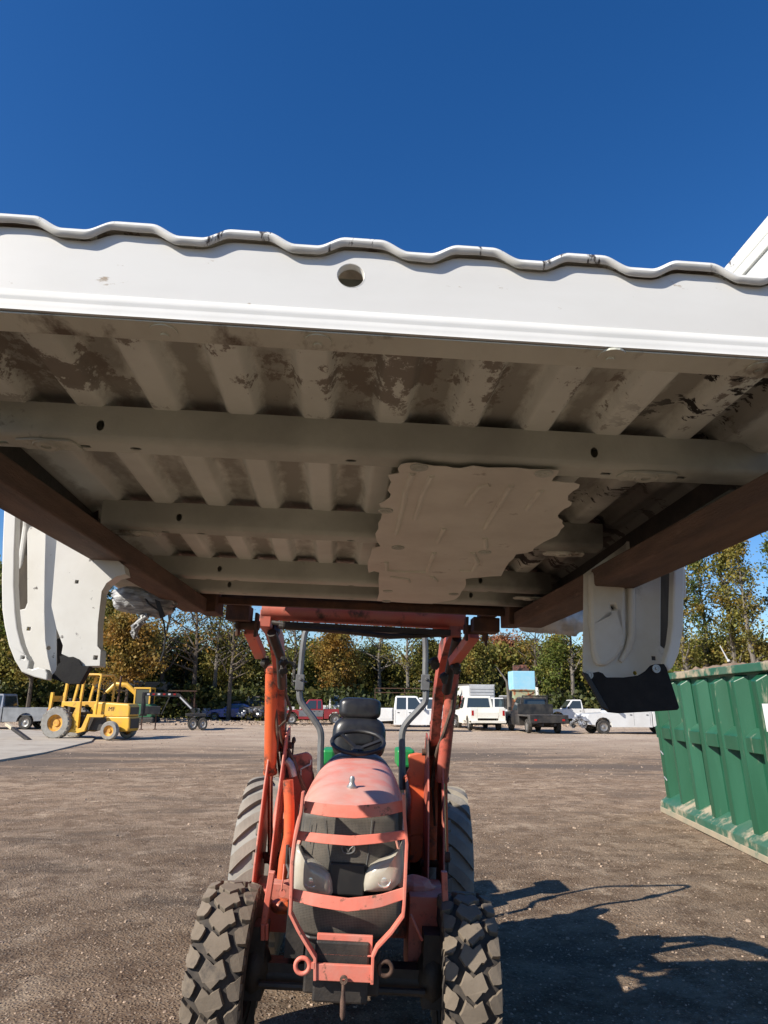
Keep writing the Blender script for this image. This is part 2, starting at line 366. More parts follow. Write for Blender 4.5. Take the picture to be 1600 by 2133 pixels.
def ground_mat():
    ma = bpy.data.materials.new('gravel_dirt'); ma.use_nodes = True; n = ma.node_tree; N = n.nodes; L = n.links
    p = N['Principled BSDF']; p.inputs['Roughness'].default_value = .95; p.inputs['Specular IOR Level'].default_value = .2
    tc = N.new('ShaderNodeTexCoord'); O = tc.outputs['Object']
    def nz(sc, dt, ro=.6, st=(1, 1, 1)):
        mp = N.new('ShaderNodeMapping'); mp.inputs['Scale'].default_value = st; L.new(O, mp.inputs[0])
        t = N.new('ShaderNodeTexNoise'); t.inputs['Scale'].default_value = sc; t.inputs['Detail'].default_value = dt; t.inputs['Roughness'].default_value = ro
        L.new(mp.outputs[0], t.inputs['Vector']); return t.outputs[0]
    def mr(s, a, b, c=0, d=1):
        t = N.new('ShaderNodeMapRange'); t.interpolation_type = 'SMOOTHSTEP'
        for i, q in enumerate((a, b, c, d)): t.inputs[i+1].default_value = q
        L.new(s, t.inputs[0]); return t.outputs[0]
    def mix(f, A, B):
        t = N.new('ShaderNodeMix'); t.data_type = 'RGBA'; L.new(f, t.inputs[0])
        for i, q in ((6, A), (7, B)):
            if isinstance(q, tuple): t.inputs[i].default_value = (*q, 1)
            else: L.new(q, t.inputs[i])
        return t.outputs[2]
    def mul(a, b):
        t = N.new('ShaderNodeMath'); t.operation = 'MULTIPLY'; L.new(a, t.inputs[0]); L.new(b, t.inputs[1]); return t.outputs[0]
    base = mix(mr(nz(.8, 8), .35, .65), (.235, .17, .12), (.32, .245, .18))
    base = mix(mr(nz(2.6, 12, .78), .44, .60), base, (.155, .108, .075))
    base = mix(mr(nz(1.7, 10, .7, (1.3, 1, 1)), .54, .66), base, (.40, .315, .235))
    base = mix(mr(nz(.45, 7, .65, (1, 2.2, 1)), .52, .66), base, (.145, .108, .08))       # damp / oily patches
    base = mix(mr(nz(9, 5, .75), .56, .78), base, (.37, .305, .23))                      # fine pale grit
    base = mix(mr(nz(42, 3, .7), .57, .70), base, (.46, .40, .33))
    base = mix(mr(nz(30, 3, .7), .40, .28), base, (.10, .07, .05))
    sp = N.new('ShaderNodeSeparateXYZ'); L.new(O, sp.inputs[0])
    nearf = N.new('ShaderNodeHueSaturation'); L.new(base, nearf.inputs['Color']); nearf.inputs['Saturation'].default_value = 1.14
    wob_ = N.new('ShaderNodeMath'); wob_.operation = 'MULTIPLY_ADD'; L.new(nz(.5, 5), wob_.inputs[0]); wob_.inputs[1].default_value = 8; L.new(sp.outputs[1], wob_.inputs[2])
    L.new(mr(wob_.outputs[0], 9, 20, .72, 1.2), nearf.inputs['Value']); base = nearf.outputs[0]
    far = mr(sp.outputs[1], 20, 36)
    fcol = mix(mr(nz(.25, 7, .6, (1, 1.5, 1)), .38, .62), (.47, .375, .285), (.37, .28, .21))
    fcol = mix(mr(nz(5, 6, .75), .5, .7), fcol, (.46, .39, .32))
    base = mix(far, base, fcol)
    band = mul(mul(mr(sp.outputs[1], 16, 20), mr(sp.outputs[1], 31, 25)), mr(nz(.16, 5, .55, (1, 3.5, 1)), .42, .6))
    base = mix(band, base, (.155, .12, .093))
    # wheel ruts
    wv = N.new('ShaderNodeTexWave'); wv.inputs['Scale'].default_value = .32; wv.inputs['Distortion'].default_value = 3.5; wv.inputs['Detail'].default_value = 3; wv.inputs['Detail Scale'].default_value = .6
    mp = N.new('ShaderNodeMapping'); mp.inputs['Rotation'].default_value = (0, 0, R(72)); L.new(O, mp.inputs[0]); L.new(mp.outputs[0], wv.inputs['Vector'])
    rut = mul(mr(wv.outputs[0], .80, .97, 0, .35), mr(nz(.3, 3), .4, .6)); base = mix(rut, base, (.15, .112, .083))
    L.new(base, p.inputs['Base Color'])
    add = N.new('ShaderNodeMath'); add.operation = 'ADD'; L.new(nz(14, 8, .7), add.inputs[0])
    vo = N.new('ShaderNodeTexVoronoi'); vo.inputs['Scale'].default_value = 45; L.new(O, vo.inputs['Vector'])
    L.new(mr(vo.outputs['Distance'], 0, .6, .35, 0), add.inputs[1])
    b = N.new('ShaderNodeBump'); b.inputs['Strength'].default_value = .85; b.inputs['Distance'].default_value = .045
    L.new(add.outputs[0], b.inputs['Height']); L.new(b.outputs[0], p.inputs['Normal'])
    return ma
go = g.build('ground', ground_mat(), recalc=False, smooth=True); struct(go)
# slab of concrete at the left
sl_pts = [G(-420, 1640), G(0, 1586), G(95, 1570), G(190, 1546), G(200, 1536), G(60, 1522), G(-420, 1524)]
sm = MB(); pts = [Vector((p.x, p.y, .05)) for p in sl_pts]; sm.prism(pts, (0, 0, -.09))
m_conc = mat('concrete', (.40, .36, .30), (.33, .29, .24), .8, rough=.9, c3=(.25, .2, .16), s3=.9, t3=(.56, .66), bump=.2, bs=12)
struct(sm.build('concrete_slab', m_conc))
# stones
def stones(cnt, fn, smin, smax):
    for _ in range(cnt):
        x, y = fn(); s = smin+(smax-smin)*random.random()**3; z = gz(x, y)
        b = len(st.v); a0 = random.random()*6.28; k = random.choice((4, 5, 6))
        for i in range(k):
            a = a0+i*6.283/k; r = s*random.uniform(.7, 1.2); st.v.append(Vector((x+math.cos(a)*r, y+math.sin(a)*r, z-s*.25)))
        for i in range(k):
            a = a0+.3+i*6.283/k; r = s*random.uniform(.4, .8); st.v.append(Vector((x+math.cos(a)*r, y+math.sin(a)*r, z+s*random.uniform(.3, .6))))
        for i in range(k):
            j = (i+1) % k; st.f.append((b+i, b+j, b+k+j, b+k+i))
        st.f.append(tuple(b+k+i for i in range(k)))
st = MB()
def near_pt():
    y = 3.2+14*random.random()**1.5; return random.uniform(-.75*y-1, .75*y+1), y
def far_pt():
    y = 17+36*random.random(); return random.uniform(-.68*y-1, .68*y+1), y
stones(38000, near_pt, .003, .014); stones(1100, near_pt, .010, .034); stones(6000, far_pt, .012, .04)
def berm_pt(): return random.uniform(-45, 45), random.uniform(52, 64)
stones(3500, berm_pt, .05, .22)
tag(st.build('gravel', m_stone, recalc=False), 'loose pale stones and grit scattered over the dirt yard', 'gravel', kind='stuff')
tw = MB()
for _ in range(50):
    x, y = near_pt(); a = random.random()*6.28; l = random.uniform(.03, .09); z = gz(x, y)+.006
    tw.tube([(x, y, z), (x+math.cos(a)*l*.5, y+math.sin(a)*l*.5, z+.008), (x+math.cos(a+.5)*l, y+math.sin(a+.5)*l, z)], .003, 4)
tag(tw.build('twig_litter', m_bark, recalc=False), 'small broken twigs littering the dirt', 'litter', kind='stuff')
# ------------------------------------------------------------------ pickup bed held overhead
BL = Vector((.045, .86, 2.205)); BR = (R(-2.3), R(1.6), R(1.2))
bed = thing('pickup_bed', 'white pickup truck bed held overhead on two rusty beams, ribbed dirty underside showing', 'truck bed', BL, BR)
from mathutils import Euler
MBD = Matrix.Translation(BL) @ Euler(BR).to_matrix().to_4x4()
def bz(px, py, z=.034): return onplane(MBD, 2, z, px, py)
def by(px, py, y): return onplane(MBD, 1, y, px, py)
PP = .157
def crest(x, y=0):
    t = abs(((x+.045)/PP+.5) % 1-.5)*PP; k = sst(.03, .16, y)
    return 1-sst(.024+.009*k, .064-.008*k, t)
def dentz(x, y): return .003*noise.noise(Vector((x*5, y*3, 1)))
def floorfn(x, y):
    e = sst(.80, .84, abs(x))
    return Vector((x, y, .113+(.0165+.011*sst(.02, .16, y))*crest(x, y)*(1-sst(.73, .76, abs(x)))+dentz(x, y)*.6*sst(0, .2, y)-.02*e))
fx = [-.86+i*1.72/430 for i in range(431)]; fy = [.0035, .005, .008, .03, .06]+[.1+i*.09 for i in range(27)]
f = MB(); n2 = len(fy)
for x in fx:
    for y in fy: f.v.append(floorfn(x, y))
for i in range(len(fx)-1):
    for j in range(n2-1):
        a = i*n2+j; f.f.append((a, a+n2, a+n2+1, a+1))
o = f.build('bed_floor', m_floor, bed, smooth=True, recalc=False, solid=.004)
# folded lip of the floor over the sill
lp = MB()
for x in fx:
    z = floorfn(x, 0).z+.0025; d = .0015*noise.noise(Vector((x*30, 0, 0)))
    for (yy, zz) in ((-.0080, -.0125+d), (-.0105, -.0045), (-.008, .0005), (.002, .0015), (.03, .0015)): lp.v.append(Vector((x, yy, z+zz)))
for i in range(len(fx)-1):
    for j in range(4): a = i*5+j; lp.f.append((a, a+5, a+6, a+1))
lp.build('floor_lip', m_lip, bed, smooth=True, solid=.0025)
# rear sill : pressed face with a round drain hole, lower bead and return flange
hc = by(731, 574, 0); HR = .0185
sl_ = MB()
top = []
N = 172
for i in range(N+1):
    x = .87-i*1.74/N; top.append((x, .1045+.0145*(1-sst(.024, .066, abs(((x+.042)/PP+.5) % 1-.5)*PP))))
outer = [(-.87, .022), (.87, .022)]+top
hole = [(hc.x+HR*math.cos(a*math.pi/14), hc.z+HR*math.sin(a*math.pi/14)) for a in range(28)]
sl_.plate(outer, [hole], (0, 0, 0), (1, 0, 0), (0, 0, 1), (0, .002, 0))
sill = sl_.build('rear_sill', m_sill, bed, weld=True)
bd = MB()
prof = [(.0, .0225), (-.0002, .012), (.0009, .0085), (.0009, .0065), (-.0004, .003), (-.0007, -.001), (-.0006, -.006), (-.002, -.008), (.042, -.008), (.046, -.004)]
for i in range(88):
    x = -.87+i*1.74/87; k = .0012*noise.noise(Vector((x*9, 0, 2)))
    for a, b in prof: bd.v.append(Vector((x, a+k, b+k)))
for i in range(87):
    for j in range(len(prof)-1):
        a = i*len(prof)+j; bd.f.append((a, a+len(prof), a+len(prof)+1, a+1))
bd.build('sill_bead', m_white, bed, smooth=True, solid=.002)
fl = MB(); fl.plate([(x, y) for x, y in [(-.87, .002), (.87, .002), (.87, .05), (-.87, .05)]], [], (0, 0, -.0115), (1, 0, 0), (0, 1, 0), (0, 0, .0015))
for px, py in ((342, 692), (662, 712), (1273, 742), (1582, 768)):
    c = bz(px, py, -.012); fl.lathe((c.x, c.y-.002, -.0135), (0, 0, 1), [(0, 0), (.019, 0), (.019, .003), (0, .003)], 18)
    fl.lathe((c.x, c.y+.004, -.0165), (0, 0, 1), [(0, 0), (.006, 0), (.006, .004), (0, .004)], 10)
fl.build('sill_flange', m_under, bed)
rg = MB(); rg.lathe((hc.x, -.001, hc.z), (0, 1, 0), [(HR+.0008, .0006), (HR+.0003, .0009), (HR-.0008, .005), (HR-.001, .012)], 28); rg.build('drain_hole_rim', m_white, bed, smooth=True)
inn = MB(); inn.box(-.86, .86, .05, .053, .03, .108); inn.build('sill_inner_wall', m_cross, bed)
# crossmembers: hollow hat sections with real punched holes
def cross(yc, x0, x1, slots, ovals):
    zb, zt = .038, .112; hb = .036; c = MB()
    holes = [[(x+a*.011, y+b*.007) for a, b in ((-1, -1), (1, -1), (1, 1), (-1, 1))] for x, y in slots[0]]
    holes += [[(x+.0125*math.cos(k*.5236), y+.008*math.sin(k*.5236)) for k in range(12)] for x, y in slots[1]]
    c.plate([(x0, -hb+.012), (x1, -hb+.012), (x1, hb-.012), (x0, hb-.012)], holes, (0, yc, zb), (1, 0, 0), (0, 1, 0), (0, 0, .003))
    h2 = [[(x+.0085*math.cos(k*.5236)*(1 if 1 else 1), z+.012*math.sin(k*.5236)) for k in range(12)] for x, z in ovals]
    c.plate([(x0, .0), (x1, .0), (x1, .058), (x0, .058)], h2, (0, yc-hb-.0045, zb+.018), (1, 0, 0), (0, -.06, 1), (0, .003, 0))
    c.plate([(x0, .0), (x1, .0), (x1, .058), (x0, .058)], [], (0, yc+hb+.0045, zb+.018), (1, 0, 0), (0, .06, 1), (0, -.003, 0))
    for s in (-1, 1):       # rounded corners
        b0 = len(c.v); K = 5
        for x in (x0, x1):
            for k in range(K+1):
                a = k/K*math.pi/2; c.v.append(Vector((x, yc+s*(hb-.012+.0165*math.sin(a)), zb+.018-.018*math.cos(a))))
        for k in range(K): c.f.append((b0+k, b0+k+1, b0+K+1+k+1, b0+K+1+k))
    for x in (x0, x1): c.box(x-.0012, x+.0012, yc-.034, yc+.034, zb+.004, zt-.01)
    o = c.build('crossmember', m_cross, bed, smooth=False)
    return o
def sx(lst, yc): return [(bz(px, py, .038).x, bz(px, py, .038).y-yc) for px, py in lst]
cms = [(bz(738, 890, .098).y+.04, -.90, .92, [(178, 930), (5, 921), (1262, 987), (1418, 995)], [(283, 935), (731, 960), (978, 975)], [(209, 889), (1238, 945)]),
       (bz(738, 1077, .098).y+.04, -.77, .735, [(348, 1112), (1110, 1150)], [(421, 1115), (731, 1131)], [(372, 1087)]),
       (bz(738, 1183, .098).y+.04, -.79, .78, [(438, 1210), (1015, 1239)], [(494, 1212), (731, 1224)], [(457, 1191), (1001, 1218)]),
       (bz(738, 1216, .098).y+.04, -.80, .79, [(462, 1234)], [(510, 1236), (731, 1247)], [(478, 1219), (981, 1243)])]
for yc, x0, x1, sl0, sl1, ov in cms:
    s0 = [(a, max(-.015, min(.015, b))) for a, b in sx(sl0, yc)]; s1 = [(a, max(-.014, min(.014, b))) for a, b in sx(sl1, yc)]
    o2 = [(by(px, py, yc-.04).x, max(.014, min(.042, by(px, py, yc-.04).z-.056))) for px, py in ov]
    cross(yc, x0, x1, (s0, s1), o2)
# pressed mounting pads under the crossmembers
def pad(px, py, m, s=1):
    c = bz(px, py, .036); q = MB()
    q.prism([(c.x+a*s, c.y+b*.8, .0335) for a, b in ((-.055, -.026), (-.02, -.034), (.055, -.034), (.065, -.02), (.07, .03), (-.05, .034), (-.062, .01))], (0, 0, .004))
    q.lathe((c.x, c.y, .0336), (0, 0, -1), [(.028, 0), (.026, .0035), (.022, .001), (.018, .0045), (.011, .0045), (.010, -.004)], 20)
    for k in range(8): a = k*.785; q.lathe((c.x+.043*math.cos(a), c.y+.020*math.sin(a), .0336), (0, 0, -1), [(0, .002), (.004, .0015), (.006, 0)], 8)
    q.build('mounting_pad', m, bed)
pad(97, 925, m_cross); pad(1345, 992, m_cross); pad(275, 1110, m_under); pad(1172, 1153, m_under); pad(1100, 1246, m_under)
# long edge channels, one with a torn bracket
for s in (-1, 1):
    e = MB(); e.box(s*.835-.012, s*.835+.012, .62, 2.44, .03, .094); e.box(s*.835-.03, s*.835+.012, .62, 2.44, .026, .0295)
    for yy in (.86, 1.6):
        e.prism([(s*.80, yy, .0255), (s*.80, yy+.10, .0255), (s*.80, yy+.055, -.035)], (s*.003, 0, 0))
    e.build('side_channel', m_black, bed)
# oil-black drips on the right rear of the floor
# ragged heat shield
hs = [(850,965),(880,967),(930,972),(960,976),(985,971),(1050,975),(1100,978),(1165,980),(1160,990),(1150,1003),(1180,1006),(1208,1010),(1195,1022),(1183,1042),(1190,1052),(1176,1060),(1162,1074),(1172,1084),(1176,1096),(1165,1110),(1148,1122),(1122,1136),(1110,1148),(1075,1155),(1060,1172),(1044,1200),(1000,1203),(970,1206),(968,1225),(958,1240),(945,1250),(900,1258),(850,1256),(785,1252),(789,1220),(790,1193),(780,1190),(768,1193),(766,1170),(775,1142),(793,1139),(782,1112),(788,1090),(795,1075),(790,1050),(800,1045),(812,1037),(808,1022),(815,1005),(808,990),(832,986),(835,968)]
q = MB(); P = [bz(a, b, .026) for a, b in hs]
P2 = []
for i, p in enumerate(P):
    nx = P[(i+1) % len(P)]; P2.append(p)
    if (nx-p).length > .03: 
        d = (nx-p); nn = Vector((-d.y, d.x, 0)).normalized(); P2.append(p+d*.5+nn*random.uniform(-.006, .006))
q.prism(P2, (0, 0, .0015)); shield = q.build('heat_shield', m_shield, bed)
em = MB()
def ridge(pts, r=.005):
    em.tube([bz(a, b, .0265) for a, b in pts], r, 8)
for rr in ([(1020,1008),(1000,1012),(985,1030),(972,1050)], [(1128,1020),(1112,1040),(1098,1060)], [(900,990),(880,1030),(865,1080)], [(925,1100),(912,1128)],
           [(805,1170),(805,1186),(840,1190),(890,1190),(898,1168),(905,1150)], [(958,1188),(985,1188),(995,1170),(985,1150)], [(815,1200),(850,1205),(852,1212)], [(900,1200),(910,1210)], [(1010,1120),(1012,1140)],
           [(1065,1010),(1040,1050),(1010,1100)], [(860,985),(845,1020),(838,1060),(825,1110)]): ridge(rr, .0075)
em.build('pressed_rib', m_shield, shield, smooth=True)
for px, py in ((873,973),(1133,986),(803,1063),(829,1140),(1010,1150),(808,1231),(945,1237),(805,1252)):
    c = bz(px, py, .0255); q = MB(); q.lathe(c, (0, 0, -1), [(.020, 0), (.0195, .003), (.014, .0028), (.012, .001), (.008, .001), (.006, .004), (0, .0045)], 20); q.build('washer', m_cross, shield, smooth=True)
# scuffed oily patch (flat residue sheets, a few tenths of a mm proud)
def arcpts(): return None
# hanging wheel-well walls and bedsides
def PL(pts, y): return [by(a, b, y) for a, b in pts]
YW = 1.24
def sqh(px, py, r, y): c = by(px, py, y); return [(c.x+a*r, c.z+b*r) for a, b in ((-1, -1), (1, -1), (1, 1), (-1, 1))]
def rdh(px, py, r, y): c = by(px, py, y); return [(c.x+r*math.cos(k*.5236), c.z+r*math.sin(k*.5236)) for k in range(12)]
def wall(pts, holes, y, th, name, m, bev=.006, par=bed):
    q = MB(); q.plate([(p.x, p.z) for p in PL(pts, y)], holes, (0, y, 0), (1, 0, 0), (0, 0, 1), (0, th, 0))
    return q.build(name, m, par, bevel=bev)
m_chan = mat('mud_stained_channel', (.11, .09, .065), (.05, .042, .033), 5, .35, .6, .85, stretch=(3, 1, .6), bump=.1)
m_well = mat('white_wheel_well', (.64, .64, .62), (.54, .53, .50), 6, .4, .75, .42, c3=(.10, .09, .085), s3=22, t3=(.64, .68), bump=.05, bs=10)
m_wellR = mat('stained_wheel_well', (.62, .61, .58), (.50, .46, .39), 4, .38, .66, .45, c3=(.22, .18, .13), s3=4.5, t3=(.58, .70), bump=.06, bs=10)
# left
wl = wall([(56,1040),(118,1040),(118,1400),(104,1414),(60,1396),(50,1370),(38,1330),(34,1290),(34,1272),(52,1268),(57,1255)], [sqh(60,1310,.005,YW), rdh(101,1350,.006,YW)], YW, .004, 'wheel_well_wall', m_well, .0015)
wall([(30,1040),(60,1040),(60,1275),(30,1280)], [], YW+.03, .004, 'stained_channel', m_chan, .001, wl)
rp = [(122,1078),(116,1150),(110,1225),(107,1262),(118,1310),(131,1345),(128,1362),(150,1372),(157,1388),(208,1387),(210,1354),(203,1346),(204,1300),(208,1265),(212,1232),(222,1215),(243,1200),(262,1196),(258,1178),(215,1142)]
wall(rp, [sqh(160,1212,.005,YW-.045), sqh(199,1370,.006,YW-.045)], YW-.045, .05, 'raised_well_panel', m_well, .012, wl)
ol = [(9,1040),(5,1130),(3,1210),(4,1270),(9,1305),(18,1345),(30,1375),(45,1400),(70,1410),(98,1417),(99,1403),(95,1394),(80,1390),(66,1394),(59,1392),(62,1378),(52,1362),(44,1342),(36,1310),(32,1275),(29,1220),(30,1150),(33,1040)]
wall(ol, [sqh(48,1370,.004,YW-.09)], YW-.09, .035, 'arch_lip', m_white, .006)
wall([(58,1060),(205,1060),(200,1380),(110,1395),(60,1380)], [], YW+.06, .003, 'dark_hole_backing', m_black, 0)  # dark sheet added so the punched holes look like a shaded cavity
torn = wall([(124,1367),(132,1364),(141,1369),(152,1368),(163,1373),(170,1387),(186,1388),(166,1424),(140,1424),(104,1412),(116,1397),(120,1384),(126,1380)], [], YW-.055, .03, 'torn_flap', m_flap, .004)
# right
wr = wall([(1216,1196),(1300,1135),(1378,1040),(1376,1345),(1385,1352),(1400,1300),(1392,1345),(1380,1385),(1355,1404),(1320,1412),(1250,1412),(1214,1405)], [rdh(1278,1265,.007,YW), sqh(1362,1371,.006,YW), rdh(1323,1402,.006,YW)], YW, .004, 'wheel_well_wall', m_wellR, .0015)
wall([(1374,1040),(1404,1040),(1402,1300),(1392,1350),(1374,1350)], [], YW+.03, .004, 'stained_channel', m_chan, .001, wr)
wall([(1228,1196),(1303,1145),(1305,1320),(1302,1345),(1285,1372),(1262,1388),(1244,1385),(1236,1360),(1230,1300)], [rdh(1278,1265,.007,YW-.018)], YW-.018, .03, 'raised_well_panel', m_wellR, .012, wr)
q = MB(); q.tube(PL([(1313,1130),(1314,1200),(1315,1325),(1308,1352),(1292,1378)], YW-.004), [.012, .012, .012, .011, .007], 12); q.build('pressed_rib', m_wellR, wr, smooth=True)
orr = [(1428,1040),(1427,1180),(1425,1300),(1416,1360),(1403,1390),(1392,1400),(1385,1385),(1388,1368),(1396,1340),(1401,1300),(1404,1180),(1404,1040)]
wall(orr, [], YW-.09, .035, 'arch_lip', m_white, .006)
wall([(1222,1200),(1395,1110),(1380,1380),(1222,1395)], [], YW+.06, .003, 'dark_hole_backing', m_black, 0)  # same added dark sheet behind the right-hand holes
mf = wall([(1212,1402),(1222,1404),(1247,1399),(1256,1402),(1264,1411),(1300,1411),(1330,1407),(1345,1398),(1356,1386),(1366,1383),(1384,1383),(1389,1390),(1394,1405),(1416,1474),(1412,1479),(1380,1481),(1290,1486),(1268,1484),(1254,1474),(1236,1440)], [], YW-.11, .008, 'mud_flap', m_flap, .003)
q = MB(); q.hexa([*PL([(1212,1402),(1222,1404),(1268,1484),(1254,1474)], YW-.112)], [*PL([(1212,1398),(1226,1404),(1270,1480),(1252,1474)], YW-.13)]); q.build('flap_edge', m_plastic, mf, bevel=.003)
for px, py in ((1367,1393),(1227,1406)):
    c = by(px, py, YW-.112); q = MB(); q.lathe(c, (0, -1, 0), [(.012, 0), (.0115, .003), (.008, .003), (.007, .0015), (.004, .0015), (.003, .005), (0, .005)], 20); q.build('flap_screw', m_steel, mf, smooth=True)
# arch vaults rising from each wall, bedside skins and rails
for s, mm in ((-1, m_well), (1, m_wellR)):
    q = MB(); zr = .12
    def vault(u, v, s=s):
        a = v*math.pi; r = .48
        return Vector((s*(.845+.135*u), .76+r*math.cos(a), .03+.36*math.sin(a)))
    q.grid(vault, 6, 28); q.build('wheel_arch', mm, bed, smooth=True, solid=.003)
    q = MB(); Z = [(2.46, .03), (1.36, .02), (1.27, -.02), (1.25, -.10)]+[(.76+.485*math.cos(a*math.pi/16), -.06+.445*math.sin(a*math.pi/16)) for a in range(17)]+[(.27, -.36), (0, -.33), (-.01, .5), (2.46, .5)]
    q.prism([(s*.985, a, b) for a, b in Z], (s*.016, 0, 0)); q.build('bedside', m_white, bed, bevel=.005)
    q = MB(); q.box(*sorted((s*.865, s*.869)), .0, 2.44, .10, .509 if s < 0 else .574); q.build('bedside_inner_panel', m_white, bed)
    q = MB(); rz = .55 if s < 0 else .615; q.box(*sorted((s*.858, s*1.002)), -.012, 2.465, rz-.04, rz); q.box(*sorted((s*.858, s*.866)), -.01, 2.46, rz-.07, rz-.0405); q.build('bed_rail', m_lip, bed, bevel=.006)
    q = MB(); q.box(*sorted((s*.869, s*.985)), -.004, -.001, -.0, .53); q.build('tailgate_post', m_white, bed)
    q = MB(); q.box(*sorted((s*.85, s*.982)), 1.36, 2.45, .026, .03); q.build('lower_quarter_liner', m_cross, bed)
q = MB(); q.box(-.985, .985, 2.45, 2.465, .07, .55); q.build('headboard', m_white, bed)
q = MB(); q.box(-.985, .985, 2.42, 2.447, .02, .05); q.build('front_flange', m_darkrust, bed)
# ------------------------------------------------------------------ forks made of rusty beams on the loader
MF0 = thing('loader_fork_beams', 'pair of long rusty steel beams used as lifting forks under the white truck bed', 'lifting forks', (0, 3.3, 2.1), off=(0, 3.3, 2.1))
Z0 = 1.72
for (xa, xb, zb, zt) in ((-.658, -.763, (2.111, 2.093), (2.163, 2.158)), (.72, .846, (2.070, 2.047), (2.116, 2.112))):
    b = MB(); drop = -.04*(xb-xa); pts = []
    for y, k in ((.98, 0), (3.2, 1)):
        pts.append([(xa, y, zb[k]), (xb, y, zb[k]+drop), (xb, y, zt[k]+drop), (xa, y, zt[k])])
    b.hexa([Vector(p) for p in pts[0]], [Vector(p) for p in pts[1]])
    b.build('fork_beam', m_beam, MF0, bevel=.006)
cr = MB(); cr.bar((-.66, 3.36, Z0+.462), (.72, 3.36, Z0+.425), .05, .04)
cr.box(-.70, -.62, 3.2, 3.40, Z0+.38, Z0+.50); cr.box(.70, .78, 3.2, 3.40, Z0+.34, Z0+.46)
cr.build('carriage_bar', m_darkrust, MF0, bevel=.004)
# ------------------------------------------------------------------ wrapped things under the far edge
q = MB()
def crum(c, r, L, ax, amp):
    c = Vector(c)
    def fn(u, v):
        a = v*2*math.pi; t = (u-.5); rr = r*(1-.75*abs(2*t)**6)
        d = Vector((t*L, math.cos(a)*rr, math.sin(a)*rr)); nn = noise.noise(Vector((t*9, math.cos(a)*2.2, math.sin(a)*2.2))*1.0)+.5*noise.noise(Vector((t*22, a*2, 1)))
        return c+ax @ (d*(1+amp*nn))
    q.grid(fn, 34, 40)
A = Euler((0, R(8), R(10))).to_matrix()
cp = W(300, 1254, 2.85); crum(cp, .052, .24, A, .10)
wb = q.build('wrapped_roll', m_wrap, None, smooth=True)
tag(wb, 'silver plastic-wrapped roll poking out below the left front corner of the truck bed', 'wrapped roll')
q = MB(); q.tube([W(298,1240,2.82),W(310,1258,2.79),W(335,1275,2.79),W(342,1300,2.8),W(345,1330,2.8),W(341,1358,2.8),W(334,1378,2.8)], .0035, 6)
q.prism([W(322,1248,2.78),W(332,1252,2.78),W(344,1284,2.78),W(334,1288,2.78)], (0, .006, 0)); q.build('dangling_strap', m_plastic, wb)
q = MB()
tp = [(305,1275,2.84),(300,1284,2.83),(294,1296,2.83),(284,1305,2.83),(277,1318,2.83),(284,1330,2.83)]
for k in range(5): q.tube([W(a+random.uniform(-8, 8), b, D+random.uniform(-.02, .02)) for a, b, D in tp], [.010, .010, .009, .008, .006, .003], 7)
q.build('loose_wrap', m_wrap, wb, smooth=True)
q = MB(); A = Euler((0, R(4), R(-6))).to_matrix(); crum(W(1150, 1288, 3.42), .075, .36, A, .14)
for k in range(5): q.tube([W(1085-k*3, 1283+k*3, 3.35), W(1075-k*4, 1272+k*7, 3.3), W(1060, 1268+k*9, 3.28)], [.012, .008, .001], 5)
tag(q.build('crumpled_plastic', m_clear, None, smooth=True), 'crumpled milky plastic wrapping sagging beside the right beam end', 'plastic wrap')
# ------------------------------------------------------------------ compact loader tractor
TY = 4.75
TRr = (0, R(2.4), R(-1.5))
MT = Matrix.Translation((-.055, 3.5, 0)) @ Euler(TRr).to_matrix().to_4x4() @ Matrix.Translation((0, -3.5, 0))
TLc = MT @ Vector((0, TY, 0))
tr = thing('tractor', 'faded orange-red compact loader tractor facing the camera, bull bar and rough-tread front tyres', 'tractor', TLc, TRr, off=(0, TY, 0))
def t(px, py, D): return onplane(MT, 1, D, px, py)
# chassis
c = MB(); c.box(-.17, .17, 3.62, 5.6, .45, .86); c.box(-.20, .20, 4.9, 5.7, .40, .95); c.box(-.12, .12, 3.5, 3.7, .46, .70)
chs = c.build('chassis', m_black, tr, bevel=.01)
c = MB(); c.cyl((-.50, 4.0, .40), (.50, 4.0, .40), .055, 14); c.box(-.40, .40, 3.95, 4.06, .36, .46); c.ell((0, 4.0, .40), (.13, .12, .12)); 
for s in (-1, 1):
    c.ell((s*.44, 4.0, .42), (.085, .10, .13)); c.box(s*.44-.05, s*.44+.05, 3.93, 4.08, .30, .62)
c.tube([(-.40, 3.90, .38), (.40, 3.90, .38)], .018, 8)
c.build('front_axle', m_black, tr, smooth=True)
c = MB(); c.cyl((-.5, 5.5, .58), (.5, 5.5, .58), .09, 14); c.box(-.3, .3, 5.35, 5.7, .4, .85); c.build('rear_axle', m_black, tr)
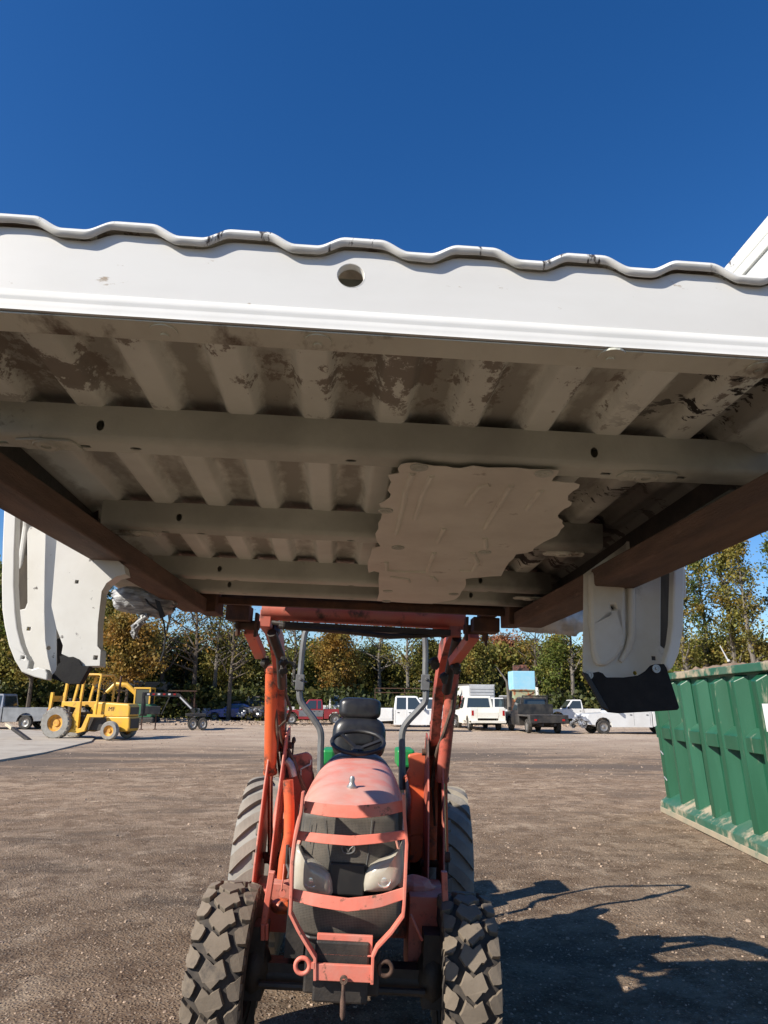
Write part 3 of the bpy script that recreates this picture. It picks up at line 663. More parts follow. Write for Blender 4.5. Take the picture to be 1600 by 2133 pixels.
# front tyres with chunky shield-shaped blocks
def front_tyre(s):
    cx, cy, cz, Rr, hw = s*.588+.01, 4.0, .40, .370, .128
    q = MB(); q.lathe((cx, cy, cz), (1, 0, 0), [(.215, -hw*.92), (.27, -hw*1.04), (.32, -hw*1.02), (.352, -hw*.92), (Rr, -hw*.6), (Rr+.003, 0), (Rr, hw*.6), (.352, hw*.92), (.32, hw*1.02), (.27, hw*1.04), (.215, hw*.92)], 64)
    wh = q.build('wheel', m_groove, tr, smooth=True)
    bl = MB(); NB = 22
    cr = lambda u: Rr+.028-.018*abs(u/hw)**3
    base = lambda u: Rr-.02-.03*(abs(u/hw)**4)
    def P3(u, th, r): return Vector((cx+u, cy-r*math.cos(th), cz+r*math.sin(th)))
    ctr = [(-.037, .055), (-.018, .044), (-.001, .030), (.018, .045), (.037, .055), (.056, .012), (.064, -.006), (.050, -.021), (.036, -.022), (.030, -.030), (.0, -.060), (-.030, -.036), (-.038, -.038), (-.064, .0), (-.056, .014)]
    sho = [(.068, .002), (.084, .020), (.100, .026), (.127, .050), (.128, -.042), (.112, -.046), (.090, -.048), (.078, -.030)]
    def block(pts, th0, ch=.004):
        pts = [(u+random.uniform(-.0008, .0008), v*.97+random.uniform(-.0008, .0008)) for u, v in pts]
        mu = sum(p[0] for p in pts)/len(pts); mv = sum(p[1] for p in pts)/len(pts); n = len(pts); b = len(bl.v)
        dr = random.uniform(-.0015, .001)
        for k, (sc, f) in enumerate(((1.04, 0), (1.0, 1), (.965, 2))):
            for u, v in pts:
                uu = mu+(u-mu)*sc; vv = mv+(v-mv)*sc
                r = base(uu) if f == 0 else cr(uu)+dr-(ch if f == 1 else 0)
                bl.v.append(P3(uu, th0+vv/Rr, r))
        for k in range(2):
            for i in range(n):
                j = (i+1) % n; bl.f.append((b+k*n+i, b+k*n+j, b+(k+1)*n+j, b+(k+1)*n+i))
        top = [Vector((p[0], p[1], 0)) for p in pts]
        for tt in tessellate_polygon([top]): bl.f.append(tuple(b+2*n+i for i in tt))
    st_ = 2*math.pi/NB
    for i in range(NB):
        th = i*st_; block(ctr, th)
        block(sho, th+st_*.5); block([(-u, v) for u, v in sho], th+st_*.5+.02)
    # sidewall buttresses
    for i in range(NB):
        th = (i+.5)*st_
        for sd in (-1, 1):
            bl.hexa([P3(sd*hw*.99, th-.05, Rr+.002), P3(sd*hw*.99, th+.05, Rr+.002), P3(sd*hw*1.0, th+.035, .325), P3(sd*hw*1.0, th-.035, .325)],
                    [P3(sd*hw*1.05, th-.045, Rr-.006), P3(sd*hw*1.05, th+.045, Rr-.006), P3(sd*hw*1.045, th+.03, .328), P3(sd*hw*1.045, th-.03, .328)])
    bl.build('tread_block', m_rubber, wh, recalc=True, weld=False)
    r = MB(); r.lathe((cx, cy, cz), (1, 0, 0), [(.22, -hw*.9), (.20, -hw*.8), (.19, 0), (.20, hw*.8), (.22, hw*.9)], 40); r.lathe((cx-s*.03, cy, cz), (1, 0, 0), [(0, 0), (.19, 0), (.19, .012), (0, .012)], 40); r.lathe((cx, cy, cz), (1, 0, 0), [(0, -.06), (.07, -.06), (.07, .06), (0, .06)], 20)
    r.build('rim', m_black, wh, smooth=True)
front_tyre(-1); front_tyre(1)
# rear industrial tyres
def rear_tyre(s):
    cx, cy, cz, Rr, hw = s*.625, 5.5, .58, .548, .165
    q = MB(); q.lathe((cx, cy, cz), (1, 0, 0), [(.32, -hw*.9), (.40, -hw*1.03), (.48, -hw*1.0), (.522, -hw*.93), (Rr-.006, -hw*.72), (Rr, 0), (Rr-.006, hw*.72), (.522, hw*.93), (.48, hw*1.0), (.40, hw*1.03), (.32, hw*.9)], 72)
    wh = q.build('wheel', m_rear, tr, smooth=True); bl = MB(); NB = 20; st_ = 2*math.pi/NB
    for i in range(NB):
        for sd in (-1, 1):
            th0 = (i+(0 if sd < 0 else .5))*st_; K = 7; b = len(bl.v)
            for k in range(K+1):
                f = k/K; u = sd*(hw*1.0*f-.012); th = th0-.24*f**1.35+.10; wd = .040+.018*f
                rb = Rr-.02-.045*f**5; rt_ = Rr+.026-.022*f**6
                for e, rr in ((-wd, rb), (-wd*.82, rt_), (wd*.82, rt_), (wd, rb)):
                    a = th+e/Rr; bl.v.append(Vector((cx+u, cy-rr*math.cos(a), cz+rr*math.sin(a))))
            for k in range(K):
                for j in range(3): bl.f.append((b+k*4+j, b+k*4+j+1, b+(k+1)*4+j+1, b+(k+1)*4+j))
            bl.f.append((b, b+1, b+2, b+3)); bl.f.append((b+K*4+3, b+K*4+2, b+K*4+1, b+K*4))
    bl.build('tread_lug', m_rearlug, wh, weld=False)
    r = MB(); r.lathe((cx, cy, cz), (1, 0, 0), [(.33, -hw*.85), (.30, -hw*.6), (.29, 0), (.30, hw*.6), (.33, hw*.85)], 40); r.lathe((cx, cy, cz), (1, 0, 0), [(0, 0), (.29, 0), (.29, .015), (0, .015)], 40)
    r.build('rim', m_black, wh, smooth=True)
rear_tyre(-1); rear_tyre(1)
# hood
def hoodsec(D):
    # half width, bottom z, top z
    k = [(3.64, .24, .90, 1.165), (3.68, .262, .88, 1.198), (3.76, .278, .86, 1.222), (3.95, .292, .86, 1.262), (4.2, .298, .86, 1.300), (4.5, .292, .88, 1.334), (4.75, .282, .9, 1.354), (4.92, .27, .92, 1.360)]
    for a, b in zip(k, k[1:]):
        if a[0] <= D <= b[0]+1e-9:
            f = (D-a[0])/(b[0]-a[0]); return [a[i]+(b[i]-a[i])*f for i in range(4)]
def hoodfn(u, v):
    D = 3.64+(4.92-3.64)*u**1.3; _, w_, zb, zt = hoodsec(D); a = math.pi*v
    cs = -math.cos(a); sn = math.sin(a); x = w_*math.copysign(abs(cs)**.62, cs); z = zb+(zt-zb)*abs(sn)**.48
    return Vector((x, D, z))
h = MB(); h.grid(hoodfn, 40, 44)
hood = h.build('hood', m_hood, tr, smooth=True, solid=.008, recalc=False)
h = MB()
for s in (-1, 1):
    pts = []
    for i in range(20):
        D = 3.66+(4.88-3.66)*i/19; _, w_, zb, zt = hoodsec(D); cs = .80
        # locate the seam on the arch
        v = .5+s*.26; p = hoodfn(((D-3.64)/1.28)**(1/1.3), v); pts.append(p+Vector((0, 0, .0035)))
    h.tube(pts, .0022, 5)
h.build('panel_seam', m_black, hood)
p = t(733, 1634, 4.02); kb = MB(); zt = 1.272
kb.lathe((p.x, 4.02, zt), (0, 0, 1), [(0, 0), (.026, .0), (.027, .010), (.018, .020), (.013, .034), (.015, .048), (.010, .06), (0, .062)], 18)
kb.build('hood_knob', m_steel, hood, smooth=True)
# dash cowl behind the hood
d = MB(); d.grid(lambda u, v: Vector(((.26-.05*u)*math.copysign(abs(-math.cos(math.pi*v))**.6, -math.cos(math.pi*v)), 4.925+.25*u, .95+(.415+.02*math.sin(u*3))*abs(math.sin(math.pi*v))**.45)), 8, 30)
d.box(-.18, .18, 5.10, 5.2, .7, 1.33); dash = d.build('dash_cowl', m_rops, tr, smooth=True, solid=.006)
# grille: one bowed screen below the hood lip
def gsurf(D0, bow, w_, z0, z1, wtop=None):
    wtop = wtop or w_
    def fn(u, v):
        z = z0+(z1-z0)*v; ww = w_+(wtop-w_)*v; x = (2*u-1)*ww
        return Vector((x, D0-bow*(1-(2*u-1)**2)+.05*(1-v)*0, z))
    return fn
zt_ = t(735, 1697, 3.6).z; zm = t(735, 1812, 3.58).z; z2 = t(735, 1875, 3.56).z; z3 = t(735, 1958, 3.54).z
q = MB(); q.grid(gsurf(3.65, .05, .245, zm-.05, zt_+.02, .225), 20, 6); gr = q.build('grille', m_grille, tr, smooth=True, solid=.004)
q = MB(); q.grid(lambda u, v: Vector(((2*u-1)*(.20+.055*min(1, v*2.2)), 3.60-.05*(1-(2*u-1)**2)+.03*(1-v)**2, z3-.012+(z2+.02-z3)*v)), 20, 8); q.build('lower_grille', m_grille, tr, smooth=True, solid=.004)
q = MB(); q.tube([(-.20, 3.62, z3-.006), (-.15, 3.585, z3-.012), (0, 3.565, z3-.014), (.15, 3.585, z3-.012), (.20, 3.62, z3-.006)], .008, 8)
q.box(-.25, .25, 3.66, 3.72, z3, zt_+.02); q.build('radiator_front', m_plastic, tr)
q = MB(); q.box(-.082, .082, 3.575, 3.64, t(735, 1868, 3.57).z, t(735, 1800, 3.57).z); q.prism([t(690,1812,3.585), t(770,1812,3.585), t(800,1700,3.6), t(700,1700,3.6)], (0, .01, 0)) if 0 else None
q.build('centre_panel', m_plastic, tr, bevel=.008)
# seams of the screen
for pts in ([(648,1706),(638,1760),(636,1770)], [(676,1706),(682,1760),(690,1806)], [(775,1706),(770,1760),(762,1810)], [(633,1705),(630,1745)]):
    q = MB(); q.tube([t(a, b, 3.603) for a, b in pts], .0016, 5); q.build('grille_seam', m_rops, gr)
# round emblem outline
q = MB(); ce = t(726, 1768, 3.588); q.tube([ce+Vector((.030*math.cos(a*math.pi/14), 0, .021*math.sin(a*math.pi/14))) for a in range(28)], .0042, 8, closed=True)
q.tube([ce+Vector((-.022, 0, .012)), ce+Vector((-.006, -.002, -.002)), ce+Vector((-.002, 0, -.014))], .003, 6); q.tube([ce+Vector((.022, 0, .012)), ce+Vector((.006, -.002, -.002)), ce+Vector((.002, 0, -.014))], .003, 6)
q.build('emblem', m_rops, gr, smooth=True)
# headlights
def lamp(outl, D, name='headlight'):
    P = [t(a, b, D) for a, b in outl]; cx_ = sum(p.x for p in P)/len(P); cz_ = sum(p.z for p in P)/len(P)
    q = MB(); n = len(P); b = len(q.v)
    rings = [(1.0, .05), (1.0, .0), (.96, -.018), (.85, -.032), (.6, -.045), (.3, -.05)]
    for sc, dy in rings:
        for p in P: q.v.append(Vector((cx_+(p.x-cx_)*sc, D+dy, cz_+(p.z-cz_)*sc)))
    q.v.append(Vector((cx_, D-.051, cz_)))
    for k in range(len(rings)-1):
        for i in range(n): j = (i+1) % n; q.f.append((b+k*n+i, b+k*n+j, b+(k+1)*n+j, b+(k+1)*n+i))
    for i in range(n): q.f.append((b+(len(rings)-1)*n+i, b+(len(rings)-1)*n+(i+1) % n, b+len(rings)*n))
    hl = q.build(name, m_lens, tr, smooth=True)
    return hl, cx_, cz_
L1 = [(616,1762),(622,1761),(631,1780),(650,1790),(672,1804),(688,1818),(693,1835),(695,1858),(690,1867),(660,1864),(612,1857),(611,1820)]
L2 = [(838,1756),(832,1770),(815,1782),(790,1792),(772,1802),(761,1818),(757,1840),(758,1856),(775,1858),(815,1855),(835,1838),(842,1800)]
for LL, ex in ((L1, 648), (L2, 800)):
    hl, cx_, cz_ = lamp(LL, 3.585); e = t(ex, 1832, 3.545)
    q = MB(); q.lathe((e.x, 3.541, e.z), (0, -1, 0), [(.036, -.006), (.035, .002), (.031, .004), (.026, .001), (.012, .006), (0, .008)], 24)
    q.build('lamp_ring', m_lamp, hl, smooth=True)
# bull bar
bb = MB()
def flat(pts, wd, th, D):
    P = [t(a, b, D) for a, b in pts]
    for a, b in zip(P, P[1:]):
        d = (b-a).normalized(); bb.hexa([a+Vector((-th/2, 0, 0)), a+Vector((th/2, 0, 0)), a+Vector((th/2, wd, 0)), a+Vector((-th/2, wd, 0))],
            [b+Vector((-th/2, 0, 0)), b+Vector((th/2, 0, 0)), b+Vector((th/2, wd, 0)), b+Vector((-th/2, wd, 0))])
DB = 3.45
def post(pts, wd, th):
    # a strip bent from flat bar: thickness across x, width runs back
    P = [t(a, b, DB) for a, b in pts]; b0 = len(bb.v)
    for i, p_ in enumerate(P):
        d = (P[min(i+1, len(P)-1)]-P[max(i-1, 0)]).normalized(); nrm = Vector((d.z, 0, -d.x))
        for e, y in ((-th/2, 0), (th/2, 0), (th/2, wd), (-th/2, wd)): bb.v.append(p_+nrm*e+Vector((0, y, 0)))
    for i in range(len(P)-1):
        for j in range(4): bb.f.append((b0+i*4+j, b0+i*4+(j+1) % 4, b0+(i+1)*4+(j+1) % 4, b0+(i+1)*4+j))
    bb.f.append((b0, b0+3, b0+2, b0+1)); e = b0+(len(P)-1)*4; bb.f.append((e, e+1, e+2, e+3))
post([(631,1650),(627,1690),(613,1755),(608,1800),(606,1860),(604,1905),(620,1938),(640,1972),(656,1998),(656,2044)], .055, .013)
post([(841,1655),(843,1700),(848,1760),(845,1830),(842,1890),(840,1910),(815,1945),(786,1976),(777,1995),(775,2052)], .055, .013)
def hbar(pts, wz, th, bow):
    n = 14; b0 = len(bb.v)
    for i in range(n+1):
        f = i/n*(len(pts)-1); k = min(int(f), len(pts)-2); g_ = f-k
        a = pts[k][0]+(pts[k+1][0]-pts[k][0])*g_; b = pts[k][1]+(pts[k+1][1]-pts[k][1])*g_
        p_ = t(a, b, DB+.004); y = DB+.03-bow*math.sin(math.pi*i/n); h_ = wz*(1+.10*math.sin(math.pi*i/n))
        for dz, dy in ((-h_/2, 0), (h_/2, 0.012), (h_/2, .012+th), (-h_/2, th)): bb.v.append(Vector((p_.x, y+dy, p_.z+dz)))
    for i in range(n):
        for j in range(4): bb.f.append((b0+i*4+j, b0+i*4+(j+1) % 4, b0+(i+1)*4+(j+1) % 4, b0+(i+1)*4+j))
    bb.f.append((b0, b0+3, b0+2, b0+1)); e = b0+n*4; bb.f.append((e, e+1, e+2, e+3))
hbar([(632,1683),(680,1689),(740,1692),(800,1688),(843,1680)], .048, .010, .03)
hbar([(617,1743),(670,1748),(730,1752),(790,1748),(848,1741)], .036, .010, .03)
hbar([(608,1868),(660,1877),(725,1885),(790,1879),(843,1865)], .046, .010, .035)
bar_ = bb.build('bull_bar', m_bull, tr, bevel=.0025)
q = MB(); q.box(t(656,2000,DB).x, t(776,2000,DB).x, DB+.008, DB+.03, t(716,2047,DB).z, t(716,2012,DB).z)
q.box(t(656,2000,DB).x, t(776,2000,DB).x, DB+.05, DB+.26, t(716,1998,DB).z-.004, t(716,1998,DB).z+.004)
q.box(t(657,1985,DB).x, t(776,1985,DB).x, DB+.06, DB+.08, t(716,1996,DB).z, t(716,1962,DB).z+.01); q.build('front_bumper', m_bull, tr, bevel=.003)
def torus(q, c_, R_, r_, ax): 
    c_ = Vector(c_); e = Vector(ax).orthogonal().normalized(); g_ = Vector(ax).normalized().cross(e)
    q.tube([c_+(e*math.cos(a*math.pi/12)+g_*math.sin(a*math.pi/12))*R_ for a in range(24)], r_, 10, closed=True)
q = MB(); torus(q, t(630, 2012, DB+.01), .030, .0095, (0, 1, 0)); q.box(t(648,2012,DB).x, t(656,2012,DB).x, DB, DB+.02, t(640,2018,DB).z, t(640,2006,DB).z); q.build('tow_ring', m_bull, tr, smooth=True)
q = MB(); torus(q, t(803, 2018, DB+.03), .028, .0095, (0, 1, 0)); q.box(t(776,2012,DB).x, t(784,2012,DB).x, DB+.02, DB+.04, t(780,2020,DB).z, t(780,2006,DB).z); q.build('tow_ring', m_darkrust, tr, smooth=True)
q = MB(); a_ = t(716, 2043, DB-.01); e_ = t(713, 2125, DB+.0)
q.tube([a_, a_+(e_-a_)*.3, a_+(e_-a_)*.55, a_+(e_-a_)*.9, e_], [.008, .008, .012, .011, .004], 10); q.lathe(a_+Vector((0, -.008, .004)), (0, 1, 0), [(.006, 0), (.017, 0), (.017, .012), (.006, .012)], 16, True); q.build('hitch_pin', m_beam, tr, smooth=True)
# operator station
q = MB()
def pad_(cx_, D, cz_, w_, h_, dp, lean, pw=4):
    def fn(u, v):
        a = 2*math.pi*v; k = math.sin(math.pi*u)**.35; cs, sn = math.cos(a), math.sin(a)
        x = w_*math.copysign(abs(cs)**(2/pw), cs)*k; z = h_*math.copysign(abs(sn)**(2/pw), sn)*k; y = -dp*math.cos(math.pi*u)
        return Vector((cx_+x, D+y+z*lean, cz_+z))
    q.grid(fn, 14, 40)
s1 = t(750, 1476, 5.45); pad_(s1.x, 5.45, s1.z, .155, .078, .055, .15)
s2 = t(748, 1532, 5.42); pad_(s2.x, 5.42, s2.z-.02, .195, .155, .07, .15, 3.2)
s3 = t(748, 1580, 5.25); pad_(s2.x, 5.2, 1.22, .21, .06, .20, .1)
seat = q.build('seat', m_vinyl, tr, smooth=True)
q = MB(); pad_(s2.x, 5.355, s2.z-.01, .105, .055, .015, .15, 3); q.build('lumbar_pad', m_vinyl, seat, smooth=True)
q = MB(); q.box(s2.x-.16, s2.x+.16, 5.47, 5.50, s1.z-.10, s1.z-.085); q.box(s2.x-.03, s2.x+.03, 5.47, 5.50, .9, s1.z-.09); q.build('seat_frame', m_rops, seat)
q = MB(); cs_ = t(746, 1546, 5.02); ax = Vector((0, -.36, .93)).normalized(); torus(q, cs_, .175, .0145, ax); e = ax.orthogonal().normalized(); g_ = ax.cross(e); hub = cs_-ax*.05
for a in (R(90), R(210), R(330)): q.bar(hub, cs_+(e*math.cos(a)+g_*math.sin(a))*.17, .03, .012, ax)
q.lathe(hub-ax*.02, ax, [(0, 0), (.045, 0), (.042, .03), (0, .035)], 18); stw = q.build('steering_wheel', m_plastic, tr, smooth=True)
q = MB(); q.tube([hub-ax*.02, hub-ax*.16], .03, 12); q.lathe(hub-ax*.15, ax, [(0, 0), (.055, 0), (.035, .06), (0, .06)], 16); q.build('steering_column', m_rops, stw, smooth=True)
# roll bar
q = MB(); DR = 5.75
def rbar(q, pts, r_, DD):
    q.tube([t(a, b, D) for a, b, D in [(x, y, DD) for x, y in pts]], r_, 8)
def smoothp(pts, n=5):
    out = []
    for i in range(len(pts)-1):
        p0 = pts[max(i-1, 0)]; p1 = pts[i]; p2 = pts[i+1]; p3 = pts[min(i+2, len(pts)-1)]
        for k in range(n):
            f = k/n; out.append(tuple(.5*((2*p1[d])+(-p0[d]+p2[d])*f+(2*p0[d]-5*p1[d]+4*p2[d]-p3[d])*f*f+(-p0[d]+3*p1[d]-3*p2[d]+p3[d])*f**3) for d in (0, 1)))
    return out+[pts[-1]]
rbar(q, smoothp([(667,1640),(668,1565),(668,1525),(655,1500),(634,1472),(625,1455),(624,1430)]), .0255, DR)
q2 = MB(); rbar(q2, smoothp([(838,1645),(838,1570),(838,1528),(848,1505),(873,1478),(886,1460),(887,1430)]), .0255, DR)
ro = q.build('roll_bar_post', m_rops, tr, smooth=True); ro2 = q2.build('roll_bar_post', m_rops, tr, smooth=True)
q = MB(); rbar(q, [(624,1430)]+smoothp([(626,1400),(632,1340),(640,1310),(665,1292),(700,1288),(800,1288),(850,1289),(878,1305),(886,1340),(886,1400)])+[(887,1430)], .0235, DR); q.build('folding_hoop', m_rops, ro, smooth=True)
for a in (625, 886):
    q = MB(); c_ = t(a, 1420, DR); q.box(c_.x-.032, c_.x+.032, DR-.034, DR+.034, c_.z-.065, c_.z+.055); q.cyl(c_+Vector((.005, -.045, .02)), c_+Vector((.005, -.03, .02)), .012, 8); q.cyl(c_+Vector((-.055, 0, .0)), c_+Vector((.055, 0, .0)), .008, 8); q.build('hoop_hinge', m_rops, ro, bevel=.003)
# fenders
def fender(s):
    q = MB()
    def fn(u, v):
        a = R(150)-R(95)*u; r = .66; x = s*(.34+.19*v)
        y = 5.5+r*math.cos(a); z = .58+r*math.sin(a)-.035*(abs(v-.5)*2)**4
        return Vector((x, y, z))
    q.grid(fn, 26, 10); o = q.build('fender', m_orange if s > 0 else m_red, tr, smooth=True, solid=.006)
    q = MB(); zz = [(5.5+.655*math.cos(a), .58+.655*math.sin(a)) for a in [R(150)-R(95)*k/20 for k in range(21)]]
    q.prism([(s*.36, y, z) for y, z in zz]+[(s*.36, 5.7, .75), (s*.36, 4.95, .7)], (s*.008, 0, 0)); q.build('fender_side', m_red, o)
fender(-1); fender(1)
# right-hand front panel with a rounded top corner and a ragged foot
q = MB(); q.prism([t(a, b, 4.93) for a, b in [(850,1572),(868,1568),(905,1572),(932,1600),(935,1780),(900,1795),(884,1800),(880,1785),(868,1798),(852,1797),(852,1720),(856,1660),(850,1625),(846,1610),(852,1600)]], (0, .03, 0)); q.build('footwell_panel', m_orange, tr, bevel=.012)
q = MB(); q.prism([t(a, b, 4.93) for a, b in [(600,1575),(640,1566),(650,1575),(652,1640),(636,1700),(600,1750),(590,1690)]], (0, .03, 0)); q.build('footwell_panel', m_red, tr, bevel=.012)
each('footplate', m_black, tr, [lambda q: q.box(-.52, -.30, 4.75, 5.3, .45, .47), lambda q: q.box(.30, .52, 4.75, 5.3, .45, .47)])
# loader towers, arms, cross tube
for s in (-1, 1):
    q = MB()
    xa = .505 if s < 0 else .49
    prof = [(4.42, .58), (4.46, .80), (4.58, 1.20), (4.74, 1.50), (4.92, 1.54), (5.0, 1.42), (4.9, 1.05), (4.88, .58)]
    for dx in (-.045, .045): q.prism([(s*xa+dx-.005, y, z) for y, z in prof], (.010, 0, 0))
    q.box(s*xa-.045, s*xa+.045, 4.45, 4.80, .60, .66); q.box(*sorted((s*.17, s*(xa-.05))), 4.35, 4.55, .48, .72)
    q.bar((s*xa, 4.32, .66), (s*(xa-.0), 3.95, .70), .03, .07)
    tw_ = q.build('loader_tower', m_red if s < 0 else m_arm, tr, bevel=.003)  # right tower takes the darker paint, its shade put into the colour
    each('pivot_pin', m_darkrust, tw_, [lambda q: q.cyl((s*xa-.075, 4.86, 1.42), (s*xa+.075, 4.86, 1.42), .022, 12), lambda q: q.cyl((s*xa-.07, 4.76, .78), (s*xa+.07, 4.76, .78), .020, 12)], smooth=True)
    q = MB()      # arm
    path = [(4.90, 1.40, .085), (4.62, 1.80, .12), (4.30, 2.02, .13), (3.98, 2.10, .10), (3.74, 2.115, .09)]; xo = s*(xa+.0)
    up_, dn = [], []
    for i, (y, z, hh) in enumerate(path):
        a0 = path[max(i-1, 0)]; a1 = path[min(i+1, 4)]; d = Vector((0, a1[0]-a0[0], a1[1]-a0[1])).normalized(); n_ = Vector((0, -d.z, d.y))*(hh/2)
        up_.append(Vector((xo-.03, y, z))+n_); dn.append(Vector((xo-.03, y, z))-n_)
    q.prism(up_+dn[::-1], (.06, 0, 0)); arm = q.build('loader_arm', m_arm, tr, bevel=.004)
    # lift cylinder : barrel above, rod below
    q = MB(); top_ = t(566, 1395, 4.52) if s < 0 else t(944, 1405, 4.52); mid = t(563, 1607, 4.72) if s < 0 else t(921, 1622, 4.72); low = t(563, 1788, 4.76) if s < 0 else t(925, 1785, 4.76)
    q.tube([top_, mid], .039, 18); q.lathe(mid, (mid-top_), [(.039, -.01), (.044, -.01), (.044, .012), (.02, .012)], 18); q.lathe(top_, (top_-mid), [(.039, -.01), (.043, -.01), (.041, .02), (.012, .025)], 18)
    lc = q.build('lift_cylinder', m_orange if s < 0 else m_arm, tr, smooth=True)  # right barrel uses the shade-darkened paint, left keeps its orange
    q = MB(); q.tube([mid, low], .0165, 12); q.build('cylinder_rod', m_chrome, lc, smooth=True)
    each('rod_eye', m_darkrust, lc, [lambda q: q.cyl(low+Vector((-.035, 0, 0)), low+Vector((.035, 0, 0)), .03, 14), lambda q: q.cyl(top_+Vector((-.04, 0, 0)), top_+Vector((.04, 0, 0)), .028, 14)], smooth=True)
    # hoses down the arm
    q = MB(); dx = .02*s
    if s < 0:
        q.tube([t(a, b, max(D+.15, min(D+.6, 4.8))) for a, b, D in [(556,1366,3.95),(562,1400,3.95),(572,1450,3.98),(578,1520,4.0),(577,1560,4.1),(584,1620,4.3)]], .009, 7)
        q.tube([t(a, b, max(D+.15, min(D+.6, 4.8))) for a, b, D in [(590,1415,3.97),(596,1450,4.0),(606,1478,4.05),(598,1500,4.1),(583,1512,4.15)]], .010, 7)
        q.tube([t(a, b, max(D+.15, min(D+.6, 4.8))) for a, b, D in [(581,1512,4.1),(590,1560,4.2),(588,1600,4.25),(596,1640,4.4)]], .008, 7)
        q.tube([t(a, b, max(D+.15, min(D+.6, 4.8))) for a, b, D in [(610,1580,4.6),(625,1620,4.6),(640,1655,4.5),(636,1700,4.4),(620,1740,4.3)]], .013, 7)
        q.tube([t(a, b, max(D+.15, min(D+.6, 4.8))) for a, b, D in [(600,1560,4.6),(618,1600,4.6),(634,1650,4.5),(644,1690,4.4)]], .011, 7)
    else:
        q.tube([t(a, b, max(D+.15, min(D+.6, 4.8))) for a, b, D in [(950,1390,3.9),(946,1430,3.92),(940,1480,3.95),(924,1530,4.0),(912,1560,4.1),(903,1600,4.2),(899,1640,4.4)]], .0115, 8)
        q.tube([t(a, b, max(D+.15, min(D+.6, 4.8))) for a, b, D in [(914,1430,4.0),(911,1470,4.05),(902,1495,4.1),(908,1512,4.15),(915,1530,4.2)]], .009, 7)
        q.tube([t(a, b, max(D+.15, min(D+.6, 4.8))) for a, b, D in [(902,1498,4.1),(893,1500,4.1),(884,1502,4.15)]], .008, 7) if 0 else None
        q.tube([t(a, b, max(D+.15, min(D+.6, 4.8))) for a, b, D in [(905,1600,4.3),(902,1650,4.4),(906,1720,4.4)]], .008, 7)
    q.build('hydraulic_hose', m_hose, arm, smooth=True)
    # bell crank links at the arm tip
    q = MB()
    if s < 0: q.bar(t(520,1312,3.62), t(543,1366,3.86), .055, .045); tipp = t(516, 1302, 3.60)
    else: q.bar(t(988,1322,3.66), t(944,1380,3.88), .055, .045); tipp = t(990, 1312, 3.62)
    q.build('tilt_link', m_bull, arm, bevel=.004)
    q = MB(); q.cyl(tipp+Vector((-.06, 0, 0)), tipp+Vector((.06, 0, 0)), .024, 12)
    for dx in (-.045, .045): q.hexa([tipp+Vector((dx-.007, -.03, -.06)), tipp+Vector((dx+.007, -.03, -.06)), tipp+Vector((dx+.007, .03, -.05)), tipp+Vector((dx-.007, .03, -.05))], [tipp+Vector((dx-.007, -.04, .06)), tipp+Vector((dx+.007, -.04, .06)), tipp+Vector((dx+.007, .03, .06)), tipp+Vector((dx-.007, .03, .06))])
    q.build('link_clevis', m_darkrust, arm, bevel=.003)
    q = MB(); q.tube([t(566,1318,3.78) if s < 0 else t(952,1330,3.78), t(585,1370,3.95) if s < 0 else t(938,1392,3.95), t(588,1430,4.15) if s < 0 else t(930,1440,4.15)], .026, 12); q.ell(t(590,1398,3.95) if s < 0 else t(925,1412,3.95), (.024, .02, .03), 8, 6, .6); q.build('tilt_cylinder', m_black, arm, smooth=True)
    # heavy bracket under the carriage
    q = MB(); a = (470, 522) if s < 0 else (985, 1040); b_ = (1262, 1291) if s < 0 else (1288, 1315)
    p0, p1 = t(a[0], b_[1], 3.52), t(a[1], b_[0], 3.52); q.box(p0.x, p1.x, 3.50, 3.62, p0.z, p1.z); q.box(p0.x+.03, p1.x-.02, 3.45, 3.6, p1.z, p1.z+.05)
    q.build('quick_hitch_bracket', m_darkrust, arm, bevel=.004)
q = MB(); a = t(548, 1274, 3.78); b_ = t(968, 1286, 3.78); q.cyl((a.x, 3.78, (a.z+b_.z)/2), (b_.x, 3.78, (a.z+b_.z)/2), .056, 24); ct = q.build('cross_tube', m_red, tr, smooth=True)
zc = (a.z+b_.z)/2
q = MB(); q.box(a.x+.12, b_.x-.08, 3.70, 3.76, zc-.095, zc-.066); q.box(a.x+.02, b_.x-.03, 3.60, 3.66, zc+.075, zc+.105)  # lower black bar stands in for the dark shadow under the tube
q.tube([(a.x+.1, 3.72, zc-.09), (-.1, 3.70, zc-.10), (.15, 3.70, zc-.115), (b_.x-.1, 3.74, zc-.085)], .014, 8)
q.tube([(a.x+.06, 3.74, zc-.07), (a.x+.15, 3.72, zc-.08), (a.x+.3, 3.72, zc-.095)], .012, 8)
q.build('hoses_and_shadow_bar', m_black, ct)
for px, py, rr in ((925,1318,.03),(941,1312,.026),(912,1308,.028),(572,1316,.034),(560,1300,.03),(553,1382,.028),(592,1380,.026),(905,1382,.03),(950,1392,.028)):
    q = MB(); q.ell(t(px, py, 3.85), rr, 8, 6, .7); q.build('greasy_fitting', m_black, ct, smooth=True)
q = MB(); q.prism([t(a, b, 3.7) for a, b in [(1008,1316),(1018,1316),(1015,1346),(1011,1344)]], (0, .02, 0)); q.build('hanging_tab', m_darkrust, ct)
